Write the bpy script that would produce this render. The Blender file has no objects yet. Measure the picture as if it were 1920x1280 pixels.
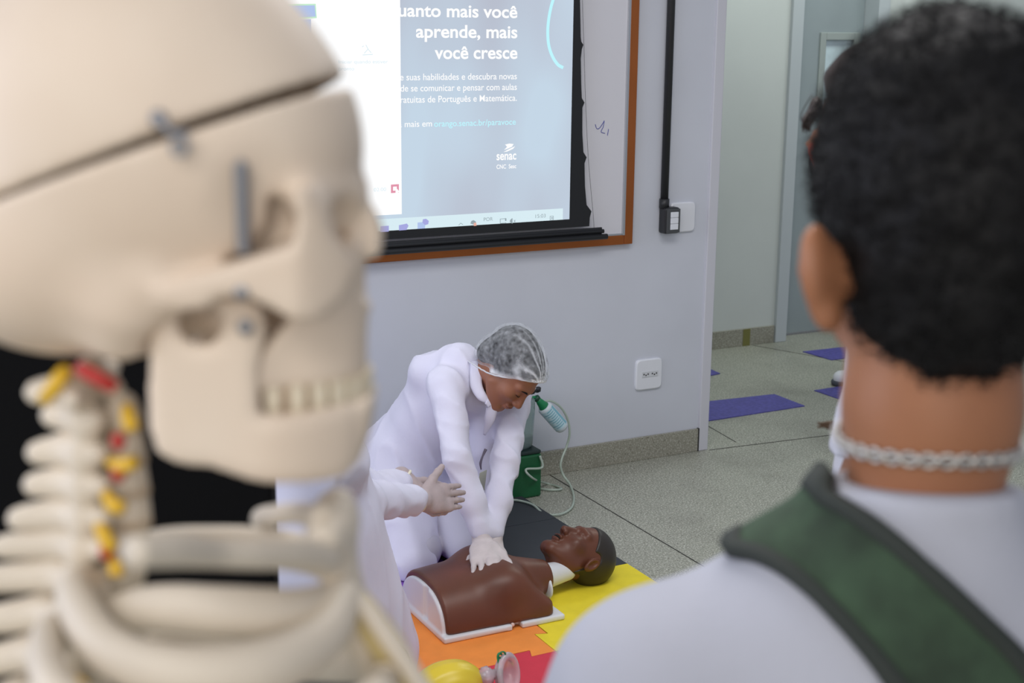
import bpy, math, random
import numpy as np
from mathutils import Matrix, Vector
random.seed(7); rng = np.random.default_rng(7)
# ---------------------------------------------------------------- camera, world, lights, exposure
FPX, PITCH, ROLL, YAW, CAM_H = 2571.0, 0.2267, 0.01036, 0.4855, 1.59
_cp, _sp, _cr, _sr = math.cos(PITCH), math.sin(PITCH), math.cos(ROLL), math.sin(ROLL)
_M0 = np.array([[1, 0, 0], [0, -_sp, -_cp], [0, _cp, -_sp]])
_M = np.array([[_cr, -_sr, 0], [_sr, _cr, 0], [0, 0, 1]]) @ _M0        # level frame -> image right, down, forward
_cy, _sy = math.cos(YAW), math.sin(YAW)
L2R = np.array([[_cy, _sy, 0], [-_sy, _cy, 0], [0, 0, 1]])             # viewer's level frame -> room (x along the board wall, -y into the room)
CAM = np.array([-2.996, -4.141, CAM_H])
FOOT = np.array([CAM[0], CAM[1], 0.0])
scene = bpy.context.scene
cam_data = bpy.data.cameras.new('camera'); cam = bpy.data.objects.new('camera', cam_data)
scene.collection.objects.link(cam)
_ax = (L2R @ _M.T).T
_right, _down, _fwd = _ax
cam.matrix_world = Matrix(((_right[0], -_down[0], -_fwd[0], CAM[0]), (_right[1], -_down[1], -_fwd[1], CAM[1]),
                           (_right[2], -_down[2], -_fwd[2], CAM[2]), (0, 0, 0, 1)))
cam_data.sensor_width = 36.0; cam_data.lens = 36.0 * FPX / 1920.0
cam_data.clip_start = 0.05; cam_data.clip_end = 60
cam_data.dof.use_dof = True; cam_data.dof.focus_distance = 4.0; cam_data.dof.aperture_fstop = 5.2
scene.camera = cam
scene.view_settings.view_transform = 'Standard'; scene.view_settings.look = 'None'
scene.view_settings.gamma = 1.0; scene.view_settings.use_curve_mapping = False
scene.view_settings.exposure = 0.0
scene.cycles.use_denoising = True
scene.cycles.max_bounces = 6
world = bpy.data.worlds.new('world'); scene.world = world; world.use_nodes = True
_bg = world.node_tree.nodes['Background']; _bg.inputs[0].default_value = (0.80, 0.86, 1.0, 1); _bg.inputs[1].default_value = 0.40

def area(name, loc, target, sx, sy, power, col):
    d = bpy.data.lights.new(name, 'AREA'); d.shape = 'RECTANGLE'; d.size = sx; d.size_y = sy; d.energy = power; d.color = col
    o = bpy.data.objects.new(name, d); scene.collection.objects.link(o)
    v = Vector(target) - Vector(loc); o.rotation_euler = v.to_track_quat('-Z', 'Y').to_euler(); o.location = loc
    return o
area('ceiling_lamp', (-1.6, -2.2, 2.9), (-1.6, -2.2, 0), 2.4, 0.9, 44, (1.0, 0.97, 0.95))
area('ceiling_lamp', (-4.4, -4.6, 2.9), (-4.0, -4.2, 0), 2.4, 0.9, 34, (1.0, 0.97, 0.93))
area('corridor_lamp', (1.6, 0.6, 2.9), (1.6, 0.6, 0), 2.0, 0.5, 28, (0.92, 1.0, 0.95))
area('window_daylight', (-5.2, -1.6, 1.7), (-1.6, -1.0, 0.5), 2.6, 1.6, 54, (0.80, 0.84, 1.0))
area('window_daylight', (-4.6, -6.6, 2.1), (-2.6, -3.2, 1.3), 2.4, 1.6, 42, (1.0, 0.93, 0.84))

# ---------------------------------------------------------------- measuring helpers: a point of the place seen along a direction
def _ray(px, py): return L2R @ (_M.T @ np.array([(px - 960) / FPX, (py - 640) / FPX, 1.0]))
def at(px, py, t):
    v = _ray(px, py); return CAM + v * ((-t - CAM[1]) / v[1])
def fl(px, py, z=0.0):
    v = _ray(px, py); return CAM + v * ((z - CAM[2]) / v[2])
def lv(px, py, D):                                                     # on an upright plane D metres ahead of the viewer, level frame
    v = _M.T @ np.array([(px - 960) / FPX, (py - 640) / FPX, 1.0])
    return np.array([0, 0, CAM_H]) + v * (D / v[1])
def room(p): return np.asarray(p, float) @ L2R.T + FOOT                # level frame -> room

# ---------------------------------------------------------------- materials
def lin(c):
    c = np.array(c, float) / 255.0
    return tuple(np.where(c <= 0.04045, c / 12.92, ((c + 0.055) / 1.055) ** 2.4)) + (1.0,)
def mat(name, rgb, rough=0.6, metal=0.0, noise=0.0, nscale=30.0, bump=0.0, bscale=200.0, rgb2=None, sss=0.0, spec=0.5, trans=0.0, coat=0.0):
    m = bpy.data.materials.new(name); m.use_nodes = True; N = m.node_tree.nodes; L = m.node_tree.links
    b = N['Principled BSDF']; b.inputs['Base Color'].default_value = lin(rgb); b.inputs['Roughness'].default_value = rough
    b.inputs['Metallic'].default_value = metal; b.inputs['Specular IOR Level'].default_value = spec
    if sss:
        b.inputs['Subsurface Weight'].default_value = sss; b.inputs['Subsurface Radius'].default_value = (0.02, 0.008, 0.004); b.inputs['Subsurface Scale'].default_value = 0.5
    if trans: b.inputs['Transmission Weight'].default_value = trans
    if coat: b.inputs['Coat Weight'].default_value = coat
    tc = N.new('ShaderNodeTexCoord')
    if noise or rgb2:
        n = N.new('ShaderNodeTexNoise'); n.inputs['Scale'].default_value = nscale; n.inputs['Detail'].default_value = 4
        L.new(tc.outputs['Object'], n.inputs['Vector'])
        r = N.new('ShaderNodeValToRGB'); r.color_ramp.elements[0].position = 0.3; r.color_ramp.elements[1].position = 0.7
        c = np.array(rgb, float); c2 = np.array(rgb2, float) if rgb2 else c * (1 - noise)
        r.color_ramp.elements[0].color = lin(c2); r.color_ramp.elements[1].color = lin(np.clip(c * (1 + (0 if rgb2 else noise * 0.5)), 0, 255))
        L.new(n.outputs['Fac'], r.inputs['Fac']); L.new(r.outputs['Color'], b.inputs['Base Color'])
    if bump:
        n2 = N.new('ShaderNodeTexNoise'); n2.inputs['Scale'].default_value = bscale; n2.inputs['Detail'].default_value = 3
        L.new(tc.outputs['Object'], n2.inputs['Vector'])
        bp = N.new('ShaderNodeBump'); bp.inputs['Strength'].default_value = bump; bp.inputs['Distance'].default_value = 0.01
        L.new(n2.outputs['Fac'], bp.inputs['Height']); L.new(bp.outputs['Normal'], b.inputs['Normal'])
    return m
def emis(name, rgb, strength=1.0, rgb2=None, nscale=3.0):
    m = bpy.data.materials.new(name); m.use_nodes = True; N = m.node_tree.nodes; L = m.node_tree.links
    b = N['Principled BSDF']; b.inputs['Base Color'].default_value = (0.01, 0.01, 0.01, 1); b.inputs['Roughness'].default_value = 0.9
    b.inputs['Specular IOR Level'].default_value = 0.0
    b.inputs['Emission Color'].default_value = lin(rgb); b.inputs['Emission Strength'].default_value = strength
    if rgb2:
        tc = N.new('ShaderNodeTexCoord'); mp = N.new('ShaderNodeMapping'); mp.inputs['Scale'].default_value = (1.0, 1.0, 0.45)
        n = N.new('ShaderNodeTexNoise'); n.inputs['Scale'].default_value = nscale; n.inputs['Detail'].default_value = 1.5
        r = N.new('ShaderNodeValToRGB'); r.color_ramp.elements[0].position = 0.35; r.color_ramp.elements[1].position = 0.68
        r.color_ramp.elements[0].color = lin(rgb); r.color_ramp.elements[1].color = lin(rgb2)
        L.new(tc.outputs['Object'], mp.inputs['Vector']); L.new(mp.outputs['Vector'], n.inputs['Vector'])
        L.new(n.outputs['Fac'], r.inputs['Fac']); L.new(r.outputs['Color'], b.inputs['Emission Color'])
    return m
def terrazzo(name, base, lightspeck, dark, dirt=0.0):
    m = bpy.data.materials.new(name); m.use_nodes = True; N = m.node_tree.nodes; L = m.node_tree.links
    b = N['Principled BSDF']; b.inputs['Roughness'].default_value = 0.42
    tc = N.new('ShaderNodeTexCoord')
    def nz(s, d, lo, hi):
        n = N.new('ShaderNodeTexNoise'); n.inputs['Scale'].default_value = s; n.inputs['Detail'].default_value = d
        L.new(tc.outputs['Object'], n.inputs['Vector'])
        r = N.new('ShaderNodeValToRGB'); r.color_ramp.elements[0].position = lo; r.color_ramp.elements[1].position = hi
        L.new(n.outputs['Fac'], r.inputs['Fac']); return r.outputs['Color']
    def mix(f, a, c):
        x = N.new('ShaderNodeMix'); x.data_type = 'RGBA'; L.new(f, x.inputs[0])
        if isinstance(a, tuple): x.inputs[6].default_value = a
        else: L.new(a, x.inputs[6])
        x.inputs[7].default_value = c; return x.outputs[2]
    c = mix(nz(170, 1, 0.55, 0.60), lin(base), lin(lightspeck))
    v = N.new('ShaderNodeTexVoronoi'); v.inputs['Scale'].default_value = 105; L.new(tc.outputs['Object'], v.inputs['Vector'])
    r = N.new('ShaderNodeValToRGB'); r.color_ramp.elements[0].position = 0.20; r.color_ramp.elements[0].color = (1, 1, 1, 1)
    r.color_ramp.elements[1].position = 0.27; r.color_ramp.elements[1].color = (0, 0, 0, 1); L.new(v.outputs['Distance'], r.inputs['Fac'])
    gate = N.new('ShaderNodeMath'); gate.operation = 'MULTIPLY'; L.new(r.outputs['Color'], gate.inputs[0]); L.new(nz(90, 1, 0.48, 0.56), gate.inputs[1])
    c = mix(gate.outputs[0], c, lin(dark))
    if dirt:
        g = N.new('ShaderNodeMath'); g.operation = 'MULTIPLY'; L.new(nz(2.6, 5, 0.48, 0.75), g.inputs[0]); g.inputs[1].default_value = dirt
        c = mix(g.outputs[0], c, lin((88, 84, 76)))
    L.new(c, b.inputs['Base Color'])
    return m
M = {}
M['wall'] = mat('painted_wall', (205, 208, 217), 0.62, noise=0.02, nscale=3, bump=0.03, bscale=60)
M['corridor_wall'] = mat('corridor_wall', (205, 210, 206), 0.6, noise=0.02, nscale=2)
M['jamb'] = mat('jamb_paint', (204, 204, 211), 0.45)
M['corridor_jamb'] = mat('corridor_jamb', (186, 193, 196), 0.5)
M['door'] = mat('door_grey', (150, 160, 163), 0.5, noise=0.03, nscale=4)
M['door_trim'] = mat('door_trim', (158, 166, 163), 0.5)
M['glass'] = mat('frosted_pane', (205, 222, 228), 0.35, noise=0.1, nscale=9)
M['floor'] = terrazzo('terrazzo', (148, 149, 136), (196, 196, 184), (82, 80, 70), 0.40)
M['base'] = terrazzo('terrazzo_base', (146, 144, 130), (176, 174, 162), (104, 100, 88), 0.5)
M['joint'] = mat('joint_black', (48, 46, 44), 0.7)
M['white_plastic'] = mat('white_plastic', (226, 228, 234), 0.35)
M['dark_plastic'] = mat('dark_plastic', (36, 37, 40), 0.45)
M['black'] = mat('black_fabric', (13, 13, 14), 0.9, bump=0.05, bscale=80, spec=0.12)
M['screen_black'] = mat('screen_black', (24, 25, 28), 0.5)
M['copper'] = mat('copper_frame', (186, 108, 58), 0.28, metal=0.8, noise=0.05, nscale=5)
M['silver'] = mat('aluminium', (200, 202, 205), 0.3, metal=0.9)
M['whiteboard'] = mat('whiteboard', (215, 214, 220), 0.25)
M['ink'] = mat('blue_ink', (62, 70, 160), 0.6)
M['tile'] = mat('tile_blue', (84, 80, 158), 0.6, noise=0.12, nscale=60, bump=0.2, bscale=150)
# ---------------------------------------------------------------- mesh helpers
def mesh_from(name, V, Fq, smooth=True):
    V = np.asarray(V, np.float32); me = bpy.data.meshes.new(name)
    if isinstance(Fq, np.ndarray):
        n, k = Fq.shape
        me.vertices.add(len(V)); me.vertices.foreach_set('co', V.ravel())
        me.loops.add(n * k); me.loops.foreach_set('vertex_index', Fq.astype(np.int32).ravel())
        me.polygons.add(n); me.polygons.foreach_set('loop_start', np.arange(0, n * k, k, dtype=np.int32))
        me.polygons.foreach_set('loop_total', np.full(n, k, np.int32))
        me.update(calc_edges=True); me.validate()
    else:
        me.from_pydata([tuple(map(float, v)) for v in V], [], Fq); me.update()
    if smooth: me.polygons.foreach_set('use_smooth', [True] * len(me.polygons))
    return me
def wloc(o):
    p = np.zeros(3)
    while o is not None: p = p + np.array(o.location); o = o.parent
    return p
def link(name, V, Fq, m, parent=None, loc=None, smooth=True):          # V in room coordinates
    V = np.asarray(V, float)
    base = wloc(parent) if parent is not None else np.zeros(3)
    if loc is None: loc = base if parent is not None else np.zeros(3)
    loc = np.asarray(loc, float)
    me = mesh_from(name, V - loc, Fq, smooth); me.materials.append(m)
    o = bpy.data.objects.new(name, me); scene.collection.objects.link(o)
    o.location = loc - base
    if parent is not None: o.parent = parent
    return o
def tag(o, label=None, cat=None, group=None, kind=None):
    if label: o['label'] = label
    if cat: o['category'] = cat
    if group: o['group'] = group
    if kind: o['kind'] = kind
    return o
def thing(name, label, cat, loc, group=None):
    o = bpy.data.objects.new(name, None); scene.collection.objects.link(o); o.location = tuple(map(float, loc)); o.empty_display_size = 0.05
    return tag(o, label, cat, group)
def box_geo(lo, hi, bev=0.0):
    lo, hi = np.array(lo, float), np.array(hi, float)
    if bev <= 0:
        V = [(x, y, z) for x in (lo[0], hi[0]) for y in (lo[1], hi[1]) for z in (lo[2], hi[2])]
        return np.array(V), [(0, 1, 3, 2), (4, 6, 7, 5), (0, 4, 5, 1), (2, 3, 7, 6), (0, 2, 6, 4), (1, 5, 7, 3)]
    import bmesh
    bm = bmesh.new(); bmesh.ops.create_cube(bm, size=1.0)
    for v in bm.verts: v.co = Vector([(lo[i] + hi[i]) / 2 + v.co[i] * (hi[i] - lo[i]) for i in range(3)])
    bmesh.ops.bevel(bm, geom=bm.edges[:] + bm.verts[:], offset=bev, segments=2, affect='EDGES', profile=0.5)
    V = np.array([v.co[:] for v in bm.verts]); bm.verts.index_update()
    Fq = [tuple(v.index for v in f.verts) for f in bm.faces]; bm.free()
    return V, Fq
def box(name, lo, hi, m, parent=None, bev=0.0, loc=None):
    V, Fq = box_geo(lo, hi, bev); return link(name, V, Fq, m, parent, loc, smooth=False)
def join(parts):
    Vs, Fs, n = [], [], 0
    for V, Fq in parts:
        Vs.append(np.asarray(V, float)); Fs += [tuple(int(i) + n for i in f) for f in Fq]; n += len(V)
    return np.vstack(Vs), Fs
def prism(poly, d, axis_u, axis_v, axis_n, org, bev=0.0):              # polygon (u,v) extruded d along n
    org = np.array(org, float); u, v, n = (np.array(a, float) for a in (axis_u, axis_v, axis_n))
    P0 = [org + u * a + v * b for a, b in poly]; k = len(poly)
    V = P0 + [p + n * d for p in P0]
    Fq = [tuple(range(k))[::-1], tuple(range(k, 2 * k))] + [(i, (i + 1) % k, k + (i + 1) % k, k + i) for i in range(k)]
    return np.array(V), Fq
def smooth_path(pts, n):
    P = np.asarray(pts, float); P = np.vstack([2 * P[0] - P[1], P, 2 * P[-1] - P[-2]]); out = []
    m = len(P) - 3
    for t in np.linspace(0, m - 1e-6, n):
        i = int(t); f = t - i; a, b, c, d = P[i:i + 4]
        out.append(0.5 * (2 * b + (c - a) * f + (2 * a - 5 * b + 4 * c - d) * f * f + (3 * b - a - 3 * c + d) * f ** 3))
    return np.array(out)
def tube_geo(pts, r, seg=10, n=None, flat=1.0, flat_dir=None, closed=False):
    pts = np.asarray(pts, float); r = np.atleast_1d(np.asarray(r, float))
    if n: 
        tt = np.linspace(0, 1, len(r)); pts = smooth_path(pts, n)
        r = np.interp(np.linspace(0, 1, n), tt, r) if len(r) > 1 else np.full(n, r[0])
    elif len(r) == 1: r = np.full(len(pts), r[0])
    k = len(pts); T = np.gradient(pts, axis=0)
    if closed: T = np.roll(pts, -1, 0) - np.roll(pts, 1, 0)
    T /= np.linalg.norm(T, axis=1)[:, None] + 1e-12
    ref = np.array(flat_dir, float) if flat_dir is not None else (np.array([0, 0, 1.0]) if abs(T[0][2]) < 0.9 else np.array([1.0, 0, 0]))
    V = []; N = ref - T[0] * ref.dot(T[0]); N /= np.linalg.norm(N)
    for i in range(k):
        base = ref if flat_dir is not None else N
        N = base - T[i] * base.dot(T[i]); N /= np.linalg.norm(N) + 1e-12; B = np.cross(T[i], N)
        for j in range(seg):
            a = 2 * math.pi * j / seg; V.append(pts[i] + r[i] * (flat * math.cos(a) * N + math.sin(a) * B))
    Fq = [(i * seg + j, i * seg + (j + 1) % seg, ((i + 1) % k) * seg + (j + 1) % seg, ((i + 1) % k) * seg + j) for i in range(k if closed else k - 1) for j in range(seg)]
    if not closed: Fq += [tuple(range(seg))[::-1], tuple(range((k - 1) * seg, k * seg))]
    return np.array(V), Fq
def lathe_geo(prof, org, axis, seg=28):                                # prof: (radius, height along axis)
    axis = np.array(axis, float); axis /= np.linalg.norm(axis); ref = np.array([0, 0, 1.0]) if abs(axis[2]) < 0.9 else np.array([1.0, 0, 0])
    a = np.cross(axis, ref); a /= np.linalg.norm(a); b = np.cross(axis, a); V = []
    for rr, h in prof:
        for j in range(seg):
            t = 2 * math.pi * j / seg; V.append(np.array(org) + axis * h + rr * (a * math.cos(t) + b * math.sin(t)))
    k = len(prof)
    Fq = [(i * seg + j, i * seg + (j + 1) % seg, (i + 1) * seg + (j + 1) % seg, (i + 1) * seg + j) for i in range(k - 1) for j in range(seg)]
    Fq += [tuple(range(seg))[::-1], tuple(range((k - 1) * seg, k * seg))]
    return np.array(V), Fq
# ---------------------------------------------------------------- solid modelling: distance fields turned into meshes
def grid(lo, hi, h):
    ax = [np.arange(lo[i], hi[i] + h, h, dtype=np.float32) for i in range(3)]
    return np.meshgrid(*ax, indexing='ij', sparse=True)
def smin(a, b, k):
    h = np.clip(0.5 + 0.5 * (b - a) / k, 0, 1); return b + (a - b) * h - k * h * (1 - h)
def smax(a, b, k): return -smin(-a, -b, k)
def ell(p, c, r, R=None):
    x, y, z = p[0] - c[0], p[1] - c[1], p[2] - c[2]
    if R is not None:
        R = np.asarray(R, np.float32); x, y, z = (R[i][0] * x + R[i][1] * y + R[i][2] * z for i in range(3))
    k0 = np.sqrt((x / r[0]) ** 2 + (y / r[1]) ** 2 + (z / r[2]) ** 2); k1 = np.sqrt((x / r[0] ** 2) ** 2 + (y / r[1] ** 2) ** 2 + (z / r[2] ** 2) ** 2)
    return k0 * (k0 - 1) / (k1 + 1e-9)
def rc(p, a, b, r1, r2, n=None, s=1.0):                                # tapered capsule, optionally flattened along n
    a = np.asarray(a, np.float32); ba = np.asarray(b, np.float32) - a
    x, y, z = p[0] - a[0], p[1] - a[1], p[2] - a[2]
    h = np.clip((x * ba[0] + y * ba[1] + z * ba[2]) / float(ba @ ba), 0, 1)
    x, y, z = x - h * ba[0], y - h * ba[1], z - h * ba[2]
    d2 = x * x + y * y + z * z
    if n is not None:
        n = np.asarray(n, np.float32) / np.linalg.norm(n); dn = x * n[0] + y * n[1] + z * n[2]; d2 = d2 + dn * dn * (1 / s ** 2 - 1)
    return np.sqrt(d2) - (r1 + (r2 - r1) * h)
def poly2(x, z, pts):
    pts = np.asarray(pts, np.float32); d = np.full(np.broadcast(x, z).shape, 1e9, np.float32); sgn = np.ones_like(d); k = len(pts)
    for i in range(k):
        a, b = pts[i], pts[i - 1]; e = b - a; wx, wz = x - a[0], z - a[1]
        t = np.clip((wx * e[0] + wz * e[1]) / float(e @ e), 0, 1); dx, dz = wx - e[0] * t, wz - e[1] * t
        d = np.minimum(d, dx * dx + dz * dz)
        c1 = z >= a[1]; c2 = z < b[1]; c3 = e[0] * wz > e[1] * wx
        flip = (c1 & c2 & c3) | (~c1 & ~c2 & ~c3); sgn = np.where(flip, -sgn, sgn)
    return sgn * np.sqrt(d)
_waves = [(rng.normal(size=3), rng.uniform(0, 6.28)) for _ in range(14)]
def wob(p, freq, n=8, stretch=(1, 1, 1)):
    o = 0
    for k, ph in _waves[:n]:
        k = k / np.linalg.norm(k) * freq * np.array(stretch); o = o + np.sin(p[0] * k[0] + p[1] * k[1] + p[2] * k[2] + ph)
    return o / n
def nets(D, lo, h, relax=1):
    D = np.asarray(D, np.float32); lo = np.asarray(lo, float); s = D < 0
    nx, ny, nz = D.shape; c = np.zeros((nx - 1, ny - 1, nz - 1), np.int8)
    offs = [(i, j, k) for i in (0, 1) for j in (0, 1) for k in (0, 1)]
    for i, j, k in offs: c += s[i:nx - 1 + i, j:ny - 1 + j, k:nz - 1 + k]
    idx = np.argwhere((c > 0) & (c < 8)); acc = np.zeros((len(idx), 3)); cnt = np.zeros(len(idx))
    for a in offs:
        for ax in range(3):
            if a[ax]: continue
            b = list(a); b[ax] = 1
            va = D[idx[:, 0] + a[0], idx[:, 1] + a[1], idx[:, 2] + a[2]]; vb = D[idx[:, 0] + b[0], idx[:, 1] + b[1], idx[:, 2] + b[2]]
            m = (va < 0) != (vb < 0); t = np.where(m, va / np.where(m, va - vb, 1), 0)
            pos = np.tile(np.array(a, float), (len(idx), 1)); pos[:, ax] += t
            acc[m] += pos[m]; cnt[m] += 1
    V = lo + (idx + acc / cnt[:, None]) * h
    vid = np.full(c.shape, -1, np.int32); vid[idx[:, 0], idx[:, 1], idx[:, 2]] = np.arange(len(idx))
    Fs = []
    for ax in range(3):
        sl0 = [slice(None)] * 3; sl1 = [slice(None)] * 3; sl0[ax] = slice(0, -1); sl1[ax] = slice(1, None)
        e = np.argwhere(s[tuple(sl0)] != s[tuple(sl1)]); u, v = [(1, 2), (2, 0), (0, 1)][ax]
        ok = (e[:, u] > 0) & (e[:, v] > 0) & (e[:, u] < D.shape[u] - 1) & (e[:, v] < D.shape[v] - 1); e = e[ok]
        du = np.zeros(3, int); dv = np.zeros(3, int); du[u] = 1; dv[v] = 1
        q = [vid[tuple((e - x).T)] for x in (du * 0, du, du + dv, dv)]
        f = np.stack(q, 1); neg = s[tuple(e.T)]; f[~neg] = f[~neg][:, ::-1]; Fs.append(f)
    Fq = np.vstack(Fs); Fq = Fq[(Fq >= 0).all(1)]
    for _ in range(relax):
        S = np.zeros_like(V); n = np.zeros(len(V))
        for a, b in ((0, 1), (1, 2), (2, 3), (3, 0)):
            np.add.at(S, Fq[:, a], V[Fq[:, b]]); np.add.at(S, Fq[:, b], V[Fq[:, a]]); np.add.at(n, Fq[:, a], 1); np.add.at(n, Fq[:, b], 1)
        V = 0.5 * V + 0.5 * S / np.maximum(n, 1)[:, None]
    return V, Fq
def solid(name, fn, lo, hi, h, m, parent=None, level=False, relax=1, loc=None):
    p = grid(lo, hi, h); D = np.broadcast_to(fn(p), tuple(a.size for a in (p[0], p[1], p[2])))
    V, Fq = nets(D, lo, h, relax)
    if level: V = room(V)
    return link(name, V, Fq, m, parent, loc)
def crease(p, freq, n=7, st=(1, 1, 1), pw=3):
    return 1.0 - np.abs(wob(p, freq, n, st)) * 2.2
def unit(v): v = np.asarray(v, float); return v / np.linalg.norm(v)
def chain(p, pts, rad, k=0.02, n=None, s=1.0):
    d = None
    for i in range(len(pts) - 1):
        q = rc(p, pts[i], pts[i + 1], rad[i], rad[i + 1], n, s); d = q if d is None else smin(d, q, k)
    return d
def hand(p, W, d, n, u, sc=1.0, curl=(0.25, 0.3, 0.35, 0.4), spread=0.10, grow=0.0, thumb=(0.55, 0.75, -0.25), thumb_curl=0.2):
    """palm + four fingers + thumb; W wrist, d towards the fingers, n out of the back of the hand, u towards the thumb"""
    W, d, n, u = np.asarray(W, float), unit(d), unit(n), unit(u)
    P = rc(p, W - d * 0.01 * sc, W + d * 0.035 * sc, 0.027 * sc + grow, 0.036 * sc + grow, n, 0.55)
    P = smin(P, rc(p, W + d * 0.035 * sc + u * 0.012 * sc, W + d * 0.082 * sc + u * 0.022 * sc, 0.026 * sc + grow, 0.020 * sc + grow, n, 0.58), 0.012 * sc)
    P = smin(P, rc(p, W + d * 0.035 * sc - u * 0.012 * sc, W + d * 0.078 * sc - u * 0.022 * sc, 0.026 * sc + grow, 0.019 * sc + grow, n, 0.58), 0.012 * sc)
    Fg = None
    for off, ln, r, c in zip((0.029, 0.0095, -0.0105, -0.029), (0.070, 0.078, 0.072, 0.056), (0.0092, 0.0095, 0.009, 0.008), curl):
        b = W + (d * (0.090 - abs(off - 0.005) * 0.25) + u * off) * sc; dd = unit(d + u * off * spread * 30); a = b
        for frac, i in ((0.45, 0), (0.31, 1), (0.24, 2)):
            th = c * (0.7 if i == 0 else 1.0); dd = unit(dd * math.cos(th) - n * math.sin(th) * 1.0); nn = unit(n - dd * dd.dot(n)); 
            e = a + dd * ln * frac * sc; q = rc(p, a, e, (r - i * 0.0009) * sc + grow, (r - (i + 1) * 0.0009) * sc + grow); 
            Fg = q if Fg is None else (np.minimum(Fg, q) if i == 0 else smin(Fg, q, 0.003)); a = e; n_ = nn
        # each finger joins its knuckle
    P = smin(P, Fg, 0.008 * sc)
    b = W + (d * 0.022 + u * 0.026) * sc; td = unit(d * thumb[0] + u * thumb[1] + n * thumb[2]); e1 = b + td * 0.040 * sc
    td2 = unit(td * math.cos(thumb_curl) + d * math.sin(thumb_curl)); e2 = e1 + td2 * 0.032 * sc; e3 = e2 + td2 * 0.022 * sc
    T = smin(rc(p, b, e1, 0.016 * sc + grow, 0.0115 * sc + grow), smin(rc(p, e1, e2, 0.0115 * sc + grow, 0.0102 * sc + grow), rc(p, e2, e3, 0.0102 * sc + grow, 0.0085 * sc + grow), 0.005), 0.008 * sc)
    return smin(P, T, 0.012 * sc)
def frame(fwd, up):
    f = unit(fwd); u = np.asarray(up, float); u = unit(u - f * f.dot(u)); return np.stack([np.cross(f, u), f, u])   # rows: right, forward, up
def to_local(p, c, R, sc):
    x, y, z = p[0] - c[0], p[1] - c[1], p[2] - c[2]
    return tuple(((R[i][0] * x + R[i][1] * y + R[i][2] * z) / sc).astype(np.float32) for i in range(3))
def head(q, ears=True, mouth=0.0):
    """head in its own frame (x right, y forward, z crown), adult size, origin between the ears"""
    d = ell(q, (0, -0.012, 0.045), (0.076, 0.098, 0.088))
    d = smin(d, ell(q, (0, 0.030, -0.020), (0.062, 0.066, 0.085)), 0.03)
    ax = (np.abs(q[0]), q[1], q[2])
    d = smin(d, rc(ax, (0.052, 0.0, -0.045), (0.018, 0.068, -0.098), 0.020, 0.020), 0.03)
    d = smin(d, ell(q, (0, 0.074, -0.100), (0.022, 0.018, 0.016)), 0.02)
    d = smin(d, rc(ax, (0.012, 0.086, 0.032), (0.045, 0.072, 0.030), 0.013, 0.012), 0.014)
    d = smin(d, ell(ax, (0.045, 0.060, -0.018), (0.020, 0.022, 0.018)), 0.025)
    d = smax(d, -ell(ax, (0.032, 0.103, 0.010), (0.020, 0.018, 0.012)), 0.014)
    d = smin(d, ell(ax, (0.031, 0.077, 0.010), (0.0145, 0.0135, 0.0125)), 0.004)
    d = smax(d, -rc(ax, (0.020, 0.0925, 0.003), (0.041, 0.0865, 0.004), 0.0018, 0.0018), 0.003)
    d = smin(d, rc(q, (0, 0.088, 0.018), (0, 0.112, -0.028), 0.0085, 0.0115), 0.012)
    d = smin(d, ell(ax, (0.011, 0.103, -0.031), (0.009, 0.011, 0.008)), 0.006)
    d = smax(d, -ell(ax, (0.007, 0.107, -0.040), (0.0035, 0.005, 0.004)), 0.003)
    d = smin(d, ell(q, (0, 0.0955, -0.055), (0.024, 0.0095, 0.0065)), 0.007)
    d = smin(d, ell(q, (0, 0.0925, -0.068), (0.020, 0.010, 0.0075)), 0.007)
    d = smax(d, -ell(q, (0, 0.106, -0.0612), (0.022, 0.012 + mouth, 0.0015 + mouth)), 0.003)
    if ears:
        R = frame((0.35, 1, 0.0), (0, 0.25, 1))
        e = ell(ax, (0.079, -0.012, 0.004), (0.011, 0.020, 0.033), R); e = smax(e, -ell(ax, (0.087, -0.008, 0.006), (0.008, 0.012, 0.021), R), 0.005)
        e = smin(e, ell(ax, (0.080, 0.003, 0.0), (0.006, 0.006, 0.009)), 0.004); d = smin(d, e, 0.006)
    return d
# ---------------------------------------------------------------- the room
def struct(name, lo, hi, m, bev=0.0):
    return tag(box(name, lo, hi, m, None, bev), kind='structure')
struct('floor', (-6.0, -7.0, -0.1), (4.5, 1.75, 0.0), M['floor'])
struct('wall_front', (-6.0, 0.0, 0.0), (0.0, 0.14, 3.0), M['wall'])
struct('baseboard_front', (-6.0, -0.012, 0.0), (-0.006, 0.0, 0.09), M['base'], 0.002)
struct('trim_1', (0.0, -0.012, 0.0), (0.042, 0.15, 3.0), M['jamb'], 0.003)                        # door jamb
struct('trim_2', (-0.0058, -0.0115, 0.0), (0.0, -0.001, 0.091), M['joint'])                        # open joint where the baseboard stops
struct('wall_corridor', (-2.0, 1.37, 0.0), (1.445, 1.52, 3.0), M['corridor_wall'])
struct('baseboard_corridor', (-2.0, 1.358, 0.0), (1.440, 1.37, 0.09), M['base'], 0.002)
tag(box('floor_stain', (1.24, 1.3565, 0.0), (1.285, 1.358, 0.088), mat('moss_stain', (118, 116, 62), 0.8)), kind='structure')
bpy.data.objects['floor_stain'].name = 'trim_3'
struct('trim_4', (1.445, 1.35, 0.0), (1.515, 1.56, 3.0), M['corridor_jamb'], 0.003)
struct('trim_5', (1.995, 1.35, 0.0), (2.07, 1.56, 3.0), M['corridor_jamb'], 0.003)
struct('wall_corridor_right', (2.07, 1.37, 0.0), (4.5, 1.52, 3.0), M['corridor_wall'])
struct('ceiling_corridor', (-2.0, 0.14, 2.95), (4.5, 1.52, 3.05), M['corridor_wall'])
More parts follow.
